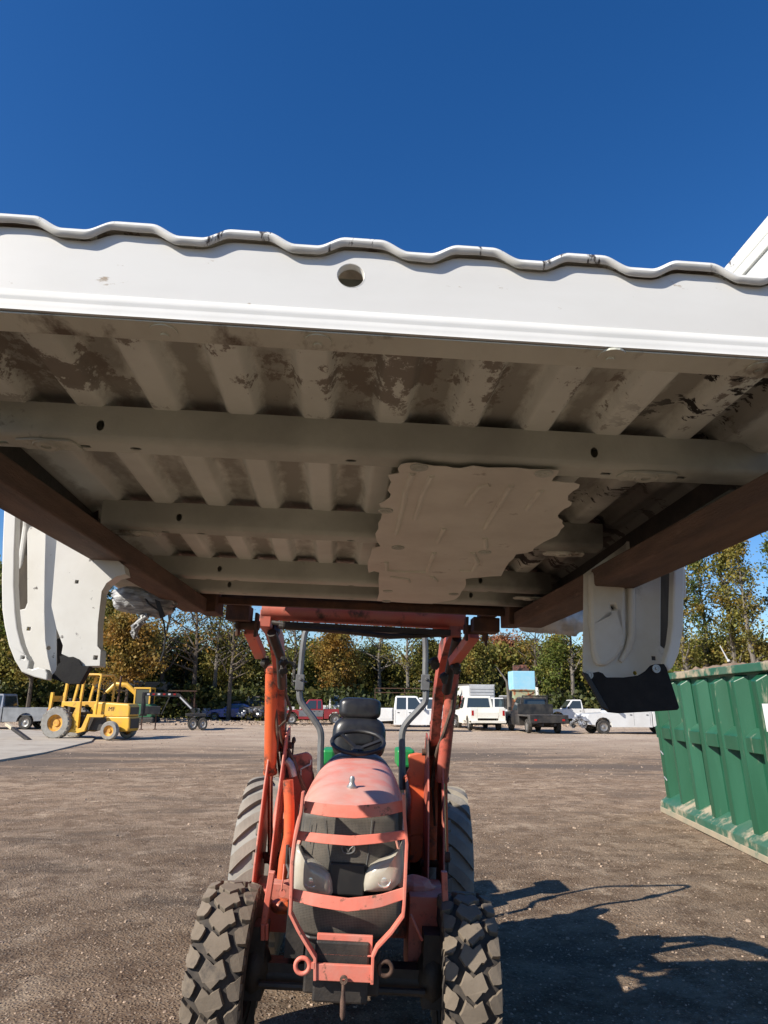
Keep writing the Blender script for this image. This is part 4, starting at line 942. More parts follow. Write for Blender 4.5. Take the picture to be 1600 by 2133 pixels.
# control levers and small hydraulics on the left
q = MB()
for a, b, c2, d2 in ((592,1580,592,1535),(600,1580,600,1538),(608,1585,612,1542),(586,1585,584,1548)):
    q.tube([t(a, b, 4.85), t(c2, d2, 4.85)], .006, 6); q.ell(t(c2, d2, 4.85), (.014, .014, .022), 8, 6)
q.box(t(585,1600,4.85).x, t(612,1600,4.85).x, 4.83, 4.92, t(600,1620,4.85).z, t(600,1580,4.85).z); q.build('control_lever', m_plastic, tr, smooth=True)
q = MB(); q.tube([t(a, b, 4.75) for a, b in [(596,1584),(604,1592),(608,1604),(611,1618)]], .026, 10); q.build('white_grip', m_steel, tr, smooth=True)
q = MB(); q.tube([t(a, b, 4.8) for a, b in [(648,1583),(647,1592),(627,1602),(627,1615)]], .0055, 6); q.build('grab_handle', m_steel, tr, smooth=True)
q = MB(); q.tube([t(586,1855,4.1), t(589,1835,4.1), t(592,1800,4.12)], .004, 6); q.lathe(t(588,1861,4.1), (0, 1, 0), [(0, 0), (.018, 0), (.018, .008), (0, .008)], 14); q.build('hanging_disc', m_bull, tr)
q = MB(); q.ell(t(588, 1888, 4.15), (.065, .05, .04), 12, 8); q.build('orange_boot', m_orange, tr, smooth=True)
q = MB(); q.bar(t(567,1815,3.95), t(550,1925,3.95), .03, .045, (0, 1, 0)); q.bar(t(548,1925,3.93), t(548,1958,3.93), .02, .03, (0, 1, 0)); q.bar(t(556,1925,3.93), t(556,1958,3.93), .014, .03, (0, 1, 0)); q.build('front_brace', m_red, tr, bevel=.004)
q = MB(); q.bar(t(925,1815,3.95), t(930,1950,3.95), .03, .045, (0, 1, 0)); q.build('front_brace', m_red, tr, bevel=.004)
q = MB(); q.ell(t(860,1845,4.3), (.12, .10, .05), 12, 8, .3); q.tube([t(855,1905,3.9), t(880,1960,3.9)], .008, 6); q.box(t(850,1900,4.2).x, t(925,1900,4.2).x, 4.1, 4.5, .35, .75); q.build('side_tank', m_red, tr, bevel=.02)
q = MB(); q.box(t(602,1905,4.0).x, t(640,1905,4.0).x, 3.9, 4.2, .5, .75); q.tube([t(600,1760,3.9), t(598,1800,3.9), t(606,1825,3.85), t(614,1850,3.8)], .010, 7); q.tube([t(604,1765,3.9), t(606,1800,3.88), t(600,1830,3.85)], .008, 7); q.build('engine_side', m_black, tr)
q = MB(); q.tube([t(a, b, 4.35) for a, b in [(600,1625),(603,1680),(602,1740),(592,1790),(588,1830)]], .030, 12); q.build('orange_side_tube', m_orange, tr, smooth=True)
# green attachment behind the seat
gi = thing('rear_implement', 'bright green implement hitched behind the tractor seat, only its two top corners visible', 'farm implement', (0, 6.6, 0), off=(0, 6.6, 0))
q = MB()
for a in ((672, 698, 1560, 1580), (826, 862, 1560, 1584)):
    p0 = W(a[0], a[3], 6.5); p1 = W(a[1], a[2], 6.5); q = MB(); q.box(p0.x, p1.x, 6.4, 6.8, p0.z-.05, p1.z); q.build('side_tank', m_jd, gi, bevel=.02); q = MB(); q.box(p0.x+.03, p1.x-.03, 6.5, 6.7, .7, p0.z-.051); q.build('tank_stand', m_black, gi)
q = MB(); q.box(-.5, .5, 6.42, 6.75, .35, .75); q.cyl((-.5, 6.6, .5), (.5, 6.6, .5), .12); q.build('implement_drum', m_black, gi)
# ------------------------------------------------------------------ vehicles and machines in the yard
def place(px, py):
    p = G(px, py); return Vector((p.x, p.y, gz(p.x, p.y)))
def road_wheel(par, x, y, R_, w_, s, rim=m_rim, dual=False, tm=m_tyre, rr=.6):
    q = MB(); q.lathe((x, y, R_), (0, 1, 0), [(R_*rr, -w_/2), (R_*.93, -w_/2), (R_, -w_*.36), (R_, w_*.36), (R_*.93, w_/2), (R_*rr, w_/2)], 24, True)
    o = q.build('wheel', tm, par, smooth=True)
    q = MB(); f = s*w_/2
    q.lathe((x, y+f*.6, R_), (0, s, 0), [(R_*rr, 0), (R_*rr, w_*.12), (R_*rr*.9, w_*.08), (R_*rr*.6, -.01), (R_*rr*.35, w_*.02), (R_*.12, w_*.12), (0, w_*.12)], 20)
    q.build('rim', rim, o, smooth=True); return o
def arch(cx_, R_, z0, n=8):
    return [(cx_+R_*math.cos(math.pi*k/n), z0+R_*math.sin(math.pi*k/n)) for k in range(n+1)]
def side(q, pts, y0, y1): q.prism([(x, y0, z) for x, z in pts], (0, y1-y0, 0))
def pickup(name, label, cat, loc, head, m, low=None, L=5.9, Wd=1.98, H=1.95, cab=1.9, bed_len=2.3, bed='box', group=None, wreck=False, lamp=True, wh=.39, rearx=None, lights=True):
    """front towards +x; x=0 middle; sheet-metal body shell + cab greenhouse + glass"""
    o = thing(name, label, cat, loc, (0, 0, head), group)
    hw = Wd/2; xf = L/2; xr = -L/2; fa = xf-.95; ra = rearx if rearx is not None else xr+1.25; zs = .52; belt = H*.60; hood = H*.56
    cabf = xf-1.55; cabr = cabf-cab; bx = cabr-.06
    q = MB()      # lower body in slices, with arches cut
    P = [(xf-.05, zs), (xf, zs+.12), (xf-.02, hood-.12), (xf-.12, hood-.02), (cabf+.1, hood+.06), (cabf-.15, belt), (cabr, belt), (cabr, zs-.12)]
    P += [(ra+.9, zs-.12)] if cabr > ra+.9 else []
    P2 = [(x, z) for x, z in P]
    front = [(xf-.05, zs), (xf, zs+.12), (xf-.02, hood-.12), (xf-.12, hood-.02), (cabf+.1, hood+.05), (cabf-.1, belt), (cabr, belt), (cabr, zs-.14), (fa-.50, zs-.14)]+[(x, z) for x, z in arch(fa, .50, .42)[::-1]]+[(fa+.50, zs-.02)]
    side(q, front, -hw, hw); bd_ = q.build('body', m, o, bevel=.035)
    if low:
        q = MB()
        for s in (-1, 1): 
            q = MB(); side(q, [(cabr+.02, zs+.06), (fa-.52, zs+.06), (fa-.52, zs+.42), (fa-.35, zs+.5), (cabr+.02, zs+.5)], *sorted((s*(hw+.004), s*(hw+.012)))); q.build('lower_panel', low, bd_)
            q = MB(); side(q, [(xf-.08, zs+.06), (fa+.5, zs+.06), (fa+.5, zs+.3), (fa+.3, zs+.5), (xf-.1, zs+.42)], *sorted((s*(hw+.004), s*(hw+.012)))); q.build('lower_panel', low, bd_)
    # greenhouse
    q = MB(); tw = hw-.20; zt = H
    def tap(x, z, s, inset=0): 
        f = (z-belt)/(zt-belt); return Vector((x, s*(hw-.03-(hw-.03-tw)*f), z))
    prof = [(cabf-.05, belt), (cabf-.62, zt-.03), (cabf-.75, zt), (cabr+.16, zt), (cabr+.10, zt-.04), (cabr, belt)]
    n = len(prof); b0 = len(q.v)
    for s in (-1, 1): q.v += [tap(x, z, s) for x, z in prof]
    for i in range(n): j = (i+1) % n; q.f.append((i, j, n+j, n+i))
    q.f.append(tuple(range(n))); q.f.append(tuple(range(2*n-1, n-1, -1)))
    cb = q.build('cab_roof', m, o, bevel=.03)
    def pane(pts, name='window'):
        q = MB(); P = [Vector(p) for p in pts]; nn = (P[1]-P[0]).cross(P[2]-P[0]).normalized()
        c_ = Vector((sum(p.x for p in P), 0, sum(p.z for p in P)))/len(P)
        mid = sum(P, Vector())/len(P)
        if nn.dot(mid-Vector((c_.x if abs(nn.y) > .7 else cabf-.9, 0, 1.2))) < 0: nn = -nn
        q.prism([p+nn*.004 for p in P], nn*.012); q.build(name, m_glass, cb)
    zb_, zu = belt+.05, zt-.10
    for s in (-1, 1):
        xs_ = cabf-.22; dx = (zu-zb_)*.62/(zt-belt)
        if cab > 1.6: splits = [(xs_, xs_-.95), (xs_-1.06, cabr+.16)]
        else: splits = [(xs_, cabr+.16)]
        for k, (a, b) in enumerate(splits):
            a2 = a-dx*.95 if k == 0 else a; pane([tap(a, zb_, s), tap(a2, zu, s), tap(max(b, cabr+.18) , zu, s), tap(b, zb_, s)])
            q = MB(); q.box(b+.06, b+.18, *sorted((s*(hw), s*(hw+.02))), belt-.16, belt-.12); q.build('door_handle', m_plastic, bd_)
            q = MB(); q.box(b-.055, b-.045, *sorted((s*(hw-.001), s*(hw+.003))), zs-.05, belt-.02); q.build('door_seam', m_black, bd_)
        q = MB(); q.box(cabf-.30, cabf-.20, *sorted((s*(hw+.04), s*(hw+.24))), belt+.02, belt+.22); q.build('mirror', m_plastic, cb, bevel=.02)
    f1, f2 = .10, .90
    def ws(f, s): 
        x = cabf-.05+(-.57)*f; z = belt+(zt-.03-belt)*f; return tap(x+.002, z, s)
    wA = [ws(f1, -1)*1, ws(f2, -1)*1, ws(f2, 1)*1, ws(f1, 1)*1]
    for p in wA: p.y *= .90
    q = MB(); nn = Vector((.7, 0, .7)); q.prism([p+nn*.006 for p in wA], nn*.012); q.build('windscreen', m_glass, cb)
    rw = [Vector((cabr-.003+.10*f*.95, s*(hw-.25-.12*f), belt+(zt-.04-belt)*f)) for f, s in ((.12, -1), (.88, -1), (.88, 1), (.12, 1))]
    q = MB(); q.prism([p+Vector((-.004, 0, 0)) for p in rw], (-.012, 0, .001)); q.build('rear_window', m_glass, cb)
    # bed
    if bed == 'box':
        zt_ = belt+.02; q = MB(); arc = [(x, z) for x, z in arch(ra, .50, .42)[::-1]]
        Q = [(bx, zs-.10), (bx, zt_), (xr, zt_), (xr, zs-.02), (ra-.50, zs-.06)]+arc+[(ra+.5, zs-.10)]
        for s in (-1, 1): side(q, Q, *sorted((s*(hw-.14), s*hw)))
        q.box(xr, bx, -hw+.14, hw-.14, .75, .80); q.box(bx-.05, bx, -hw+.14, hw-.14, .80, zt_); q.build('bed', m, o, bevel=.02)
        q = MB(); q.box(xr-.005, xr+.05, -hw+.15, hw-.15, .60, zt_); q.build('tailgate', m, o, bevel=.02)
    elif bed == 'service':
        zt_ = belt+.10; q = MB(); arc = [(x, z) for x, z in arch(ra, .48, .42)[::-1]]
        Q = [(bx, .60), (bx, zt_), (xr, zt_), (xr, .60), (ra-.48, .56)]+arc+[(ra+.48, .56)]
        for s in (-1, 1): side(q, Q, *sorted((s*(hw-.38), s*(hw+.05))))
        q.box(xr, bx, -hw+.38, hw-.38, .75, .80); q.box(bx-.05, bx, -hw+.38, hw-.38, .8, zt_); q.build('service_body', m, o, bevel=.02)
        q = MB(); q.box(xr-.005, xr+.05, -hw+.39, hw-.39, .75, zt_-.25); q.build('tailgate', m, o, bevel=.01)
        for s in (-1, 1):
            for k, (a, b) in enumerate(((bx-.03, ra+.52), (ra-.52, xr+.03))):
                if a-b > .1: q = MB(); q.box(b, a, *sorted((s*(hw+.05), s*(hw+.062))), .70, zt_-.05); q.build('locker_door', m, o, bevel=.008)
            q = MB(); q.box(ra-.5, ra+.5, *sorted((s*(hw+.05), s*(hw+.062))), .97, zt_-.05); q.build('locker_door', m, o, bevel=.008)
        q = MB(); q.box(xr-.25, xr+.02, -hw-.03, hw+.03, .48, .62); q.build('rear_bumper', m_cream if m is m_cream else m, o, bevel=.01)
    elif bed == 'flat':
        q = MB(); q.box(xr, bx, -hw-.12, hw+.12, .92, 1.02); q.build('flat_deck', m, o, bevel=.01)
        q = MB(); q.box(xr+.0, xr+.5, -hw-.12, -hw+.30, .55, .919); q.box(xr+.0, xr+.5, hw-.30, hw+.12, .55, .919); q.box(xr-.03, xr+.04, -hw-.1, hw+.1, .60, .919); q.build('rear_skirt', m, o, bevel=.01)
        q = MB(); q.box(bx-.06, bx, -hw-.1, hw+.1, 1.03, H*.80); q.box(bx-.06, bx, -hw*.8, -hw*.8+.08, H*.80, H+.03); q.box(bx-.06, bx, hw*.8-.08, hw*.8, H*.80, H+.03); q.box(bx-.06, bx, -hw*.8, hw*.8, H+.03, H+.10); q.build('headache_rack', m, o, bevel=.01)
    if bed in ('box', 'service'):
        for s in (-1, 1):
            q = MB(); q.box(xr-.012, xr+.05, *sorted((s*(hw-.13), s*(hw+.002))), belt-.35, belt-.05); q.build('tail_light', m_redlamp, o)
    if bed == 'flat':
        for s in (-1, 1): q = MB(); q.box(xr-.045, xr-.03, *sorted((s*(hw-.25), s*(hw-.1))), .70, .80); q.build('tail_light', m_redlamp, o)
    q = MB(); q.box(xr+.1, xf-.3, -.42, -.30, .42, .56); q.box(xr+.1, xf-.3, .30, .42, .42, .56); q.box(-.6, .6, -.4, .4, .40, .55); q.cyl((ra, -hw+.1, wh), (ra, hw-.1, wh), .07, 8); q.cyl((fa, -hw+.1, wh), (fa, hw-.1, wh), .05, 8); q.build('chassis', m_black, o)
    if not wreck:
        q = MB(); q.box(xf-.02, xf+.13, -hw+.02, hw-.02, .42, .62); q.build('front_bumper', m_rim if m is not m_carblack else m, o, bevel=.03)
        q = MB(); q.box(xf-.02, xf+.012, -hw+.42, hw-.42, .66, hood-.15); q.build('radiator_grille', m_plastic, o)
        for s in (-1, 1): q = MB(); q.box(xf-.06, xf+.014, *sorted((s*(hw-.40), s*(hw-.02))), hood-.36, hood-.14); q.build('headlight', m_clearlamp, o, bevel=.01)
    else:
        q = MB(); rnd = random.Random(5)
        for k in range(14): c_ = Vector((xf+rnd.uniform(-.05, .35), rnd.uniform(-hw, hw), rnd.uniform(.4, .95))); q.ell(c_, (.16, .2, .13), 7, 5, 1.0)
        q.build('crushed_front', m_silver, o)
    if bed == 'box' : q = MB(); q.box(xr-.14, xr-.0, -hw+.05, hw-.05, .45, .60); q.build('rear_bumper', m_rim, o, bevel=.02)
    for s in (-1, 1):
        road_wheel(o, fa, s*(hw-.13), wh, .24, s); road_wheel(o, ra, s*(hw-.13), wh, .24, s)
    return o
def head_of(deg): return R(deg)
# heading 0 : front to +x (right in the picture)
pickup('pickup_truck', 'white extended-cab work truck with toolbox service bed, parked side-on right behind the tractor seat', 'pickup truck', place(838, 1524)+Vector((0, 1.0, 0)), R(-6), m_carwhite, L=6.3, H=2.02, cab=2.0, bed='service', rearx=-1.75)
pickup('pickup_truck', 'maroon and grey two-tone pickup parked side-on, facing left', 'pickup truck', place(655, 1510)+Vector((0, 1.0, 0)), R(184), m_maroon, low=m_carpetgrey, L=5.4, Wd=1.85, H=1.80, cab=1.7)
pickup('pickup_truck', 'white cab truck parked just beyond the maroon pickup', 'pickup truck', place(688, 1506)+Vector((0, 5, 0)), R(5), m_carwhite, L=5.4, H=2.1, cab=1.5)
pickup('pickup_truck', 'white pickup mostly hidden behind the left loader arm', 'pickup truck', place(572, 1504)+Vector((0, 3, 0)), R(184), m_carwhite, L=5.4, H=1.95, cab=1.5)
pickup('pickup_truck', 'white truck peeking out beyond the right loader arm, nose to the right', 'pickup truck', place(900, 1517)+Vector((0, 2.5, 0)), R(-14), m_carwhite, L=5.6, H=1.95, cab=1.9)
pickup('service_truck', 'cream-white service truck seen from behind, rust-streaked tailgate', 'service truck', place(1026, 1523)+Vector((-.3, 3.2, 0)), R(92), m_cream, L=6.0, Wd=2.05, H=2.1, cab=1.6, bed='service')
pickup('pickup_truck', 'small white truck standing between the cream service truck and the black flatbed', 'pickup truck', place(1063, 1511)+Vector((0, 3, 0)), R(-86), m_carwhite, L=5.4, H=2.0, cab=1.6)
pickup('flatbed_truck', 'black flatbed pickup with headache rack seen from behind', 'flatbed truck', place(1145, 1530)+Vector((-.05, 3.2, 0)), R(93), m_carblack, L=5.9, Wd=1.95, H=2.0, cab=1.7, bed='flat')
pickup('pickup_truck', 'white crew-cab pickup with a smashed front end beside the green dumpster', 'pickup truck', place(1330, 1530)+Vector((.2, 1.3, 0)), R(184), m_carwhite, L=6.2, H=2.0, cab=2.3, wreck=True)
pickup('pickup_truck', 'white pickup with its nose to the left, beyond the smashed white truck', 'pickup truck', place(1225, 1511)+Vector((0, 2.5, 0)), R(178), m_carwhite, L=5.6, H=1.85, cab=1.5)
pickup('pickup_truck', 'silver pickup at the left edge with mud on its rear wheel', 'pickup truck', place(8, 1520)+Vector((-.9, 1.5, 0)), R(178), m_silver, L=6.2, H=1.98, cab=2.0)
pickup('pickup_truck', 'dark blue-black truck with its front stripped open, beside the blue wreck', 'wrecked truck', place(528, 1503)+Vector((0, 2.2, 0)), R(-95), m_carblack, L=5.2, H=2.0, cab=2.2, wreck=True)
# crashed blue car
def car(label, loc, head, m):
    o = thing('wrecked_car', label, 'wrecked car', loc, (0, 0, head)); q = MB(); hw = .86
    prof = [(2.2, .30), (2.25, .55), (2.1, .78), (.95, .92), (-.1, .98), (-1.6, .98), (-2.2, .92), (-2.3, .55), (-2.2, .28), (-1.85, .28)]+arch(-1.45, .36, .30)[::-1]+[(-1.0, .26), (.95, .26)]+arch(1.38, .36, .30)[::-1]+[(1.8, .30)]
    side(q, prof, -hw, hw); bd_ = q.build('body', m, o, bevel=.05)
    q = MB(); pr = [(.75, .93), (.15, 1.32), (-.95, 1.36), (-1.75, .98)]; n = 4
    for s in (-1, 1): q.v += [Vector((x, s*(hw-.05-(.18 if z > 1 else 0)), z)) for x, z in pr]
    q.f += [(0, 1, 5, 4), (1, 2, 6, 5), (2, 3, 7, 6), (3, 0, 4, 7), (0, 3, 2, 1), (4, 5, 6, 7)]; gh = q.build('cab_roof', m, o, bevel=.03)
    for s in (-1, 1):
        q = MB(); q.prism([(.55, s*(hw-.06), .99), (.12, s*(hw-.19), 1.27), (-.85, s*(hw-.19), 1.30), (-1.4, s*(hw-.08), 1.02)], (0, s*.012, 0)); q.build('window', m_glass, gh)
    q = MB(); rnd = random.Random(3)
    for k in range(12): q.ell((2.15+rnd.uniform(-.2, .3), rnd.uniform(-.8, .8), rnd.uniform(.35, .85)), (.2, .22, .14), 7, 5, 1.1)
    q.build('crushed_front', m_silver, o)
    for s in (-1, 1):
        for x in (-1.45, 1.38): road_wheel(o, x, s*(hw-.1), .31, .2, s)
    return o
def loose_tyre(loc, r, label, rot=(0, 0, 0), group='loose tyres'):
    q = MB(); q.lathe((0, 0, 0), (0, 0, 1), [(r*.58, -.09), (r*.95, -.10), (r, -.06), (r, .06), (r*.95, .10), (r*.58, .09)], 20, True)
    o = q.build('loose_tyre', m_tyre, None, smooth=True); o.location = loc; o.rotation_euler = rot; tag(o, label, 'tyre'); return o
bl = place(478, 1503)+Vector((0, 1.3, 0))
car('crumpled bright blue car wreck low at the tree line', bl, R(183), m_blue)
loose_tyre(bl+Vector((.35, 0, 1.46)), .34, 'old tyre lying on the roof of the blue car wreck')
# white sheets and logs at the tree line
q = MB(); c_ = place(395, 1500)
for k in range(4): q.box(-1.3+.15*k, 1.4-.1*k, -.5, .5, .05+k*.07, .10+k*.07)
o = q.build('sheet_pile', m_carwhite, None, bevel=.02); o.location = c_; tag(o, 'low pile of white panels on the ground left of the blue wreck', 'panels')
loose_tyre(place(412, 1497)+Vector((.5, 1.5, .25)), .36, 'dark tyre lying behind the white panels')
# box trailer / box truck
def boxtruck(loc, head):
    o = thing('box_truck', 'white box truck with a red patch on its side, left of the cream service truck', 'box truck', loc, (0, 0, head))
    q = MB(); q.box(-3.3, 2.2, -1.2, 1.2, .95, 3.05); b_ = q.build('cargo_box', m_carwhite, o, bevel=.03)
    q = MB()
    for s in (-1, 1):
        q = MB(); q.box(-3.32, 2.22, *sorted((s*1.2, s*1.225)), 2.97, 3.08); q.build('roof_rail', m_rim, b_)
        for x in (-3.2, -1.8, -.4, 1.0, 2.15):
            q = MB(); q.box(x, x+.06, *sorted((s*1.201, s*1.22)), .95, 2.96); q.build('side_rib', m_carwhite, b_)
    q = MB(); q.box(-3.318, -3.302, -1.1, 1.1, 1.0, 2.9); q.build('roller_door', m_carwhite, b_, bevel=.005)
    for k in range(7): q = MB(); q.box(-3.335, -3.319, -1.1, 1.1, 1.1+k*.26, 1.12+k*.26); q.build('door_slat', m_rim, b_)
    q = MB(); q.box(-2.6, -1.0, 1.201, 1.21, 1.0, 2.1); q.build('red_patch', m_maroon, b_)
    q = MB(); side(q, [(2.3, .6), (4.2, .6), (4.25, 1.2), (3.6, 1.45), (3.2, 2.2), (2.3, 2.25)], -1.0, 1.0); cb = q.build('cab', m_carwhite, o, bevel=.05)
    for s in (-1, 1): q = MB(); q.prism([(2.6, s*1.001, 1.45), (3.45, s*1.001, 1.45), (3.12, s*1.001, 2.05), (2.6, s*1.001, 2.05)], (0, s*.012, 0)); q.build('window', m_glass, cb)
    q = MB(); q.box(-3.2, 4.0, -.5, .5, .65, .94); q.build('chassis', m_black, o)
    for s in (-1, 1):
        for x in (-2.0, 3.3): road_wheel(o, x, s*.98, .45, .3, s)
boxtruck(place(995, 1508)+Vector((.2, 6.5, 0)), R(104))
# black dump body truck behind the flatbed
def dump(loc, head):
    o = thing('dump_truck', 'black and rust-red dump truck standing under the blue and rusty green tank', 'dump truck', loc, (0, 0, head))
    q = MB(); side(q, [(-2.6, 1.0), (1.2, 1.0), (1.2, 2.15), (-2.8, 2.0)], -1.15, 1.15); b_ = q.build('dump_body', m_carblack, o, bevel=.02)
    for x in (-2.4, -1.5, -.6, .3): 
        for s in (-1, 1): q = MB(); q.box(x, x+.1, *sorted((s*1.15, s*1.22)), 1.05, 1.95); q.build('side_rib', m_carblack, b_)
    q = MB(); q.box(-2.86, -2.81, -1.1, 1.1, 1.05, 1.95); q.build('tailgate', m_darkrust, o)
    q = MB(); side(q, [(1.4, .7), (3.3, .7), (3.3, 1.3), (2.5, 1.45), (2.2, 2.2), (1.4, 2.2)], -1.0, 1.0); q.build('cab', m_carwhite, o, bevel=.04)
    q = MB(); q.box(-2.7, 3.2, -.5, .5, .6, .98); q.build('chassis', m_black, o)
    for s in (-1, 1):
        for x in (-2.0, -1.0, 2.6): road_wheel(o, x, s*.95, .5, .3, s)
dump(place(1096, 1512)+Vector((.2, 4, 0)), R(88))
# stacked tanks with an engine on top
tp_ = place(1091, 1506); D_ = 56.0
tk = thing('rusty_tank', 'rusty pale green steel tank, lower of the two stacked boxes at the tree line', 'tank', (0, 0, 0))
def wbox(q, x0, x1, y0, y1, D, dep):
    a = W(x0, y1, D); b = W(x1, y0, D); q.box(a.x, b.x, D, D+dep, a.z, b.z); return a, b
q = MB(); wbox(q, 1071, 1116, 1438, 1462, D_, 1.6); o_ = q.build('tank_body', m_rustgreen, tk, bevel=.03)
q = MB(); a = W(1071, 1462, D_); b = W(1116, 1462, D_)
for x in (a.x+.1, b.x-.22): 
    for y in (D_+.1, D_+1.4): q.box(x, x+.12, y, y+.12, 0, a.z-.002)
q.box(a.x, b.x, D_+.1, D_+1.5, a.z-.12, a.z-.003); q.build('stand', m_darkrust, tk)
q = MB(); q.bar(W(1074,1461,D_-.03), W(1114,1440,D_-.03), .04, .05, (0, 1, 0)); q.build('diagonal_brace', m_rustgreen, tk)
tk2 = thing('blue_tank', 'pale sky-blue steel box stacked on the rusty green tank', 'tank', (0, 0, 0))
q = MB(); wbox(q, 1069, 1114, 1398, 1437.6, D_-.05, 1.7); q.build('tank_body', m_cyan, tk2, bevel=.04)
q = MB(); wbox(q, 1068, 1115, 1436.2, 1437.8, D_-.10, 1.8); q.build('tank_rim', m_rustgreen, tk2)
q = MB(); e_ = W(1085, 1391, D_+.6)
rnd = random.Random(8)
for k in range(9): q.ell(e_+Vector((rnd.uniform(-.5, .5), rnd.uniform(-.2, .2), rnd.uniform(-.12, .14))), (rnd.uniform(.12, .28), .2, rnd.uniform(.1, .2)), 9, 6, .5)
q.box(e_.x-.62, e_.x-.2, e_.y-.2, e_.y+.2, e_.z-.27, e_.z+.18); q.box(e_.x-.1, e_.x+.6, e_.y-.25, e_.y+.25, e_.z-.27, e_.z-.05); q.cyl(e_+Vector((.3, -.2, .05)), e_+Vector((.3, .25, .05)), .17, 12)
tag(q.build('old_engine', mat('engine_rust', (.13, .05, .035), (.05, .03, .025), 3, rough=.9), None, bevel=.02), 'rust-brown engine lying on top of the pale blue box', 'engine')
# tow/boom machine right of the flatbed
tw_o = thing('crane_truck', 'white lifting truck with a black boom, behind the mud flap of the truck bed', 'crane truck', place(1218, 1507)+Vector((0, 7, 0)), (0, 0, R(12)))
q = MB(); side(q, [(-2.6, .8), (2.4, .8), (2.4, 1.3), (1.2, 1.6), (.9, 2.3), (-.4, 2.4), (-.5, 1.7), (-2.6, 1.6)], -1.1, 1.1); q.build('body', m_carwhite, tw_o, bevel=.05)
q = MB(); q.prism([(-2.5, -.5, 1.6), (-2.2, -.5, 1.6), (-2.5, -.5, 3.0)], (0, .6, 0)); q.build('boom_fin', m_carwhite, tw_o)
q = MB(); q.bar((-1.8, 0, 1.8), (1.5, 0, 3.1), .35, .35)
for k in range(6): q.ell((-.2+k*.35, rnd.uniform(-.2, .2), 2.5+k*.12), .22, 7, 5, .9)
q.build('boom', m_black, tw_o)
for s in (-1, 1):
    for x in (-1.7, 1.6): road_wheel(tw_o, x, s*.95, .45, .3, s)
# white stock trailer and other odds seen over the yellow forklift
tr2 = thing('white_trailer', 'white and grey box trailer showing above the yellow forklift hood', 'trailer', place(205, 1505)+Vector((0, 9, 0)), (0, 0, 0))
q = MB(); q.box(-3.3, .1, -1, 1, 1.0, 3.2); q.build('cargo_box', m_carwhite, tr2, bevel=.03)
q = MB(); q.box(.11, 2.9, -1, 1, 1.2, 3.1); q.build('grey_box', m_rops, tr2, bevel=.03)
for s in (-1, 1):
    for x in (-1.2, -.3): road_wheel(tr2, x, s*.9, .42, .25, s)
q = MB(); q.box(-3.3, 2.9, -.6, .6, .75, .98); q.build('chassis', m_black, tr2)
# yellow and green digger
dg = thing('small_digger', 'yellow and green digger with glazed cab, just right of the yellow forklift', 'digger', place(262, 1510)+Vector((0, 3.5, 0)), (0, 0, 0))
q = MB(); side(q, [(-1.1, .45), (1.0, .45), (1.2, 1.1), (.7, 1.4), (-1.1, 1.4)], -.9, .9); q.build('body', m_deere, dg, bevel=.06)
cbx = MB(); cbx.box(-.5, .75, -.7, .7, 2.45, 2.58); 
cab_ = cbx.build('cab_roof', m_yellow, dg, bevel=.03)
for x in (-.45, .64):
    for y in (-.68, .58): q = MB(); q.box(x, x+.1, y, y+.1, 1.4, 2.45); q.build('cab_post', m_yellow, cab_)
q = MB(); q.box(-.42, .7, -.64, .64, 1.42, 2.42); q.build('cab_glass', m_glass, cab_)
q = MB(); q.tube([(-2.6, -.3, 2.2), (-2.0, -.3, 2.8), (-1.2, -.3, 2.75), (-.5, -.3, 2.2), (.2, -.3, 1.3)], [.13, .17, .19, .18, .16], 8); q.build('boom', m_yellow, dg, smooth=True)
q = MB(); q.box(-1.3, 1.2, -1.0, -.6, 0, .45); q.build('track', m_tyre, dg, bevel=.12); q = MB(); q.box(-1.3, 1.2, .6, 1.0, 0, .45); q.build('track', m_tyre, dg, bevel=.12)
# gooseneck trailer
gt = thing('gooseneck_trailer', 'black gooseneck trailer standing on its jacks with red and white reflective tape', 'trailer', place(288, 1521)+Vector((0, .3, 0)), (0, 0, R(14))); gt.scale = (.70, .86, .92)
def tpd(x, z): return (x, z)
q = MB(); side(q, [(-.25, .85), (.45, .85), (.45, 1.15), (.5, 1.25), (.35, 1.25), (.15, 2.25), (.0, 2.25), (-.05, 1.0)], -.35, .35); q.box(-.05, .15, -.5, .5, .95, 2.3); q.build('neck_post', m_carblack, gt, bevel=.02)
q = MB(); q.box(.3, 1.5, -.45, .45, .95, 1.45); q.build('tool_box', m_carblack, gt, bevel=.03)
q = MB()
for s in (-.4, .4): q.bar((0, s, 2.2), (2.9, s, 2.15), .12, .22); q.bar((2.9, s, 2.15), (4.3, s, 1.1), .12, .22); q.bar((1.6, s, .95), (2.2, s, 2.1), .08, .08)
q.box(3.6, 5.2, -1.0, 1.0, .85, 1.0); q.build('frame', m_carblack, gt)
q = MB(); q.box(2.0, 4.4, .3, 1.5, 2.38, 2.46); q.box(4.2, 4.3, .5, .6, 1.0, 2.38); q.box(4.2, 4.3, 1.3, 1.4, .0, 2.38); q.build('canopy', m_darkrust, gt)
for k in range(6):
    q = MB(); x = .35+k*.42; q.box(x, x+.2, -.474, -.463, 2.14, 2.24); q.build('reflective_tape', m_redlamp if k % 2 else m_carwhite, gt)
q = MB(); q.bar((3.0, -.468, 2.02), (4.0, -.468, 1.32), .006, .09, (0, 0, 1)); q.build('reflective_tape', m_carwhite, gt)
for x in (.05, 1.15):
    q = MB(); q.box(x, x+.1, -.05, .05, .05, .95); q.box(x-.1, x+.2, -.15, .15, 0, .05); q.build('jack_leg', m_darkrust, gt)
for s in (-1, 1):
    for x in (4.2, 5.0): road_wheel(gt, x, s*1.0, .38, .25, s)
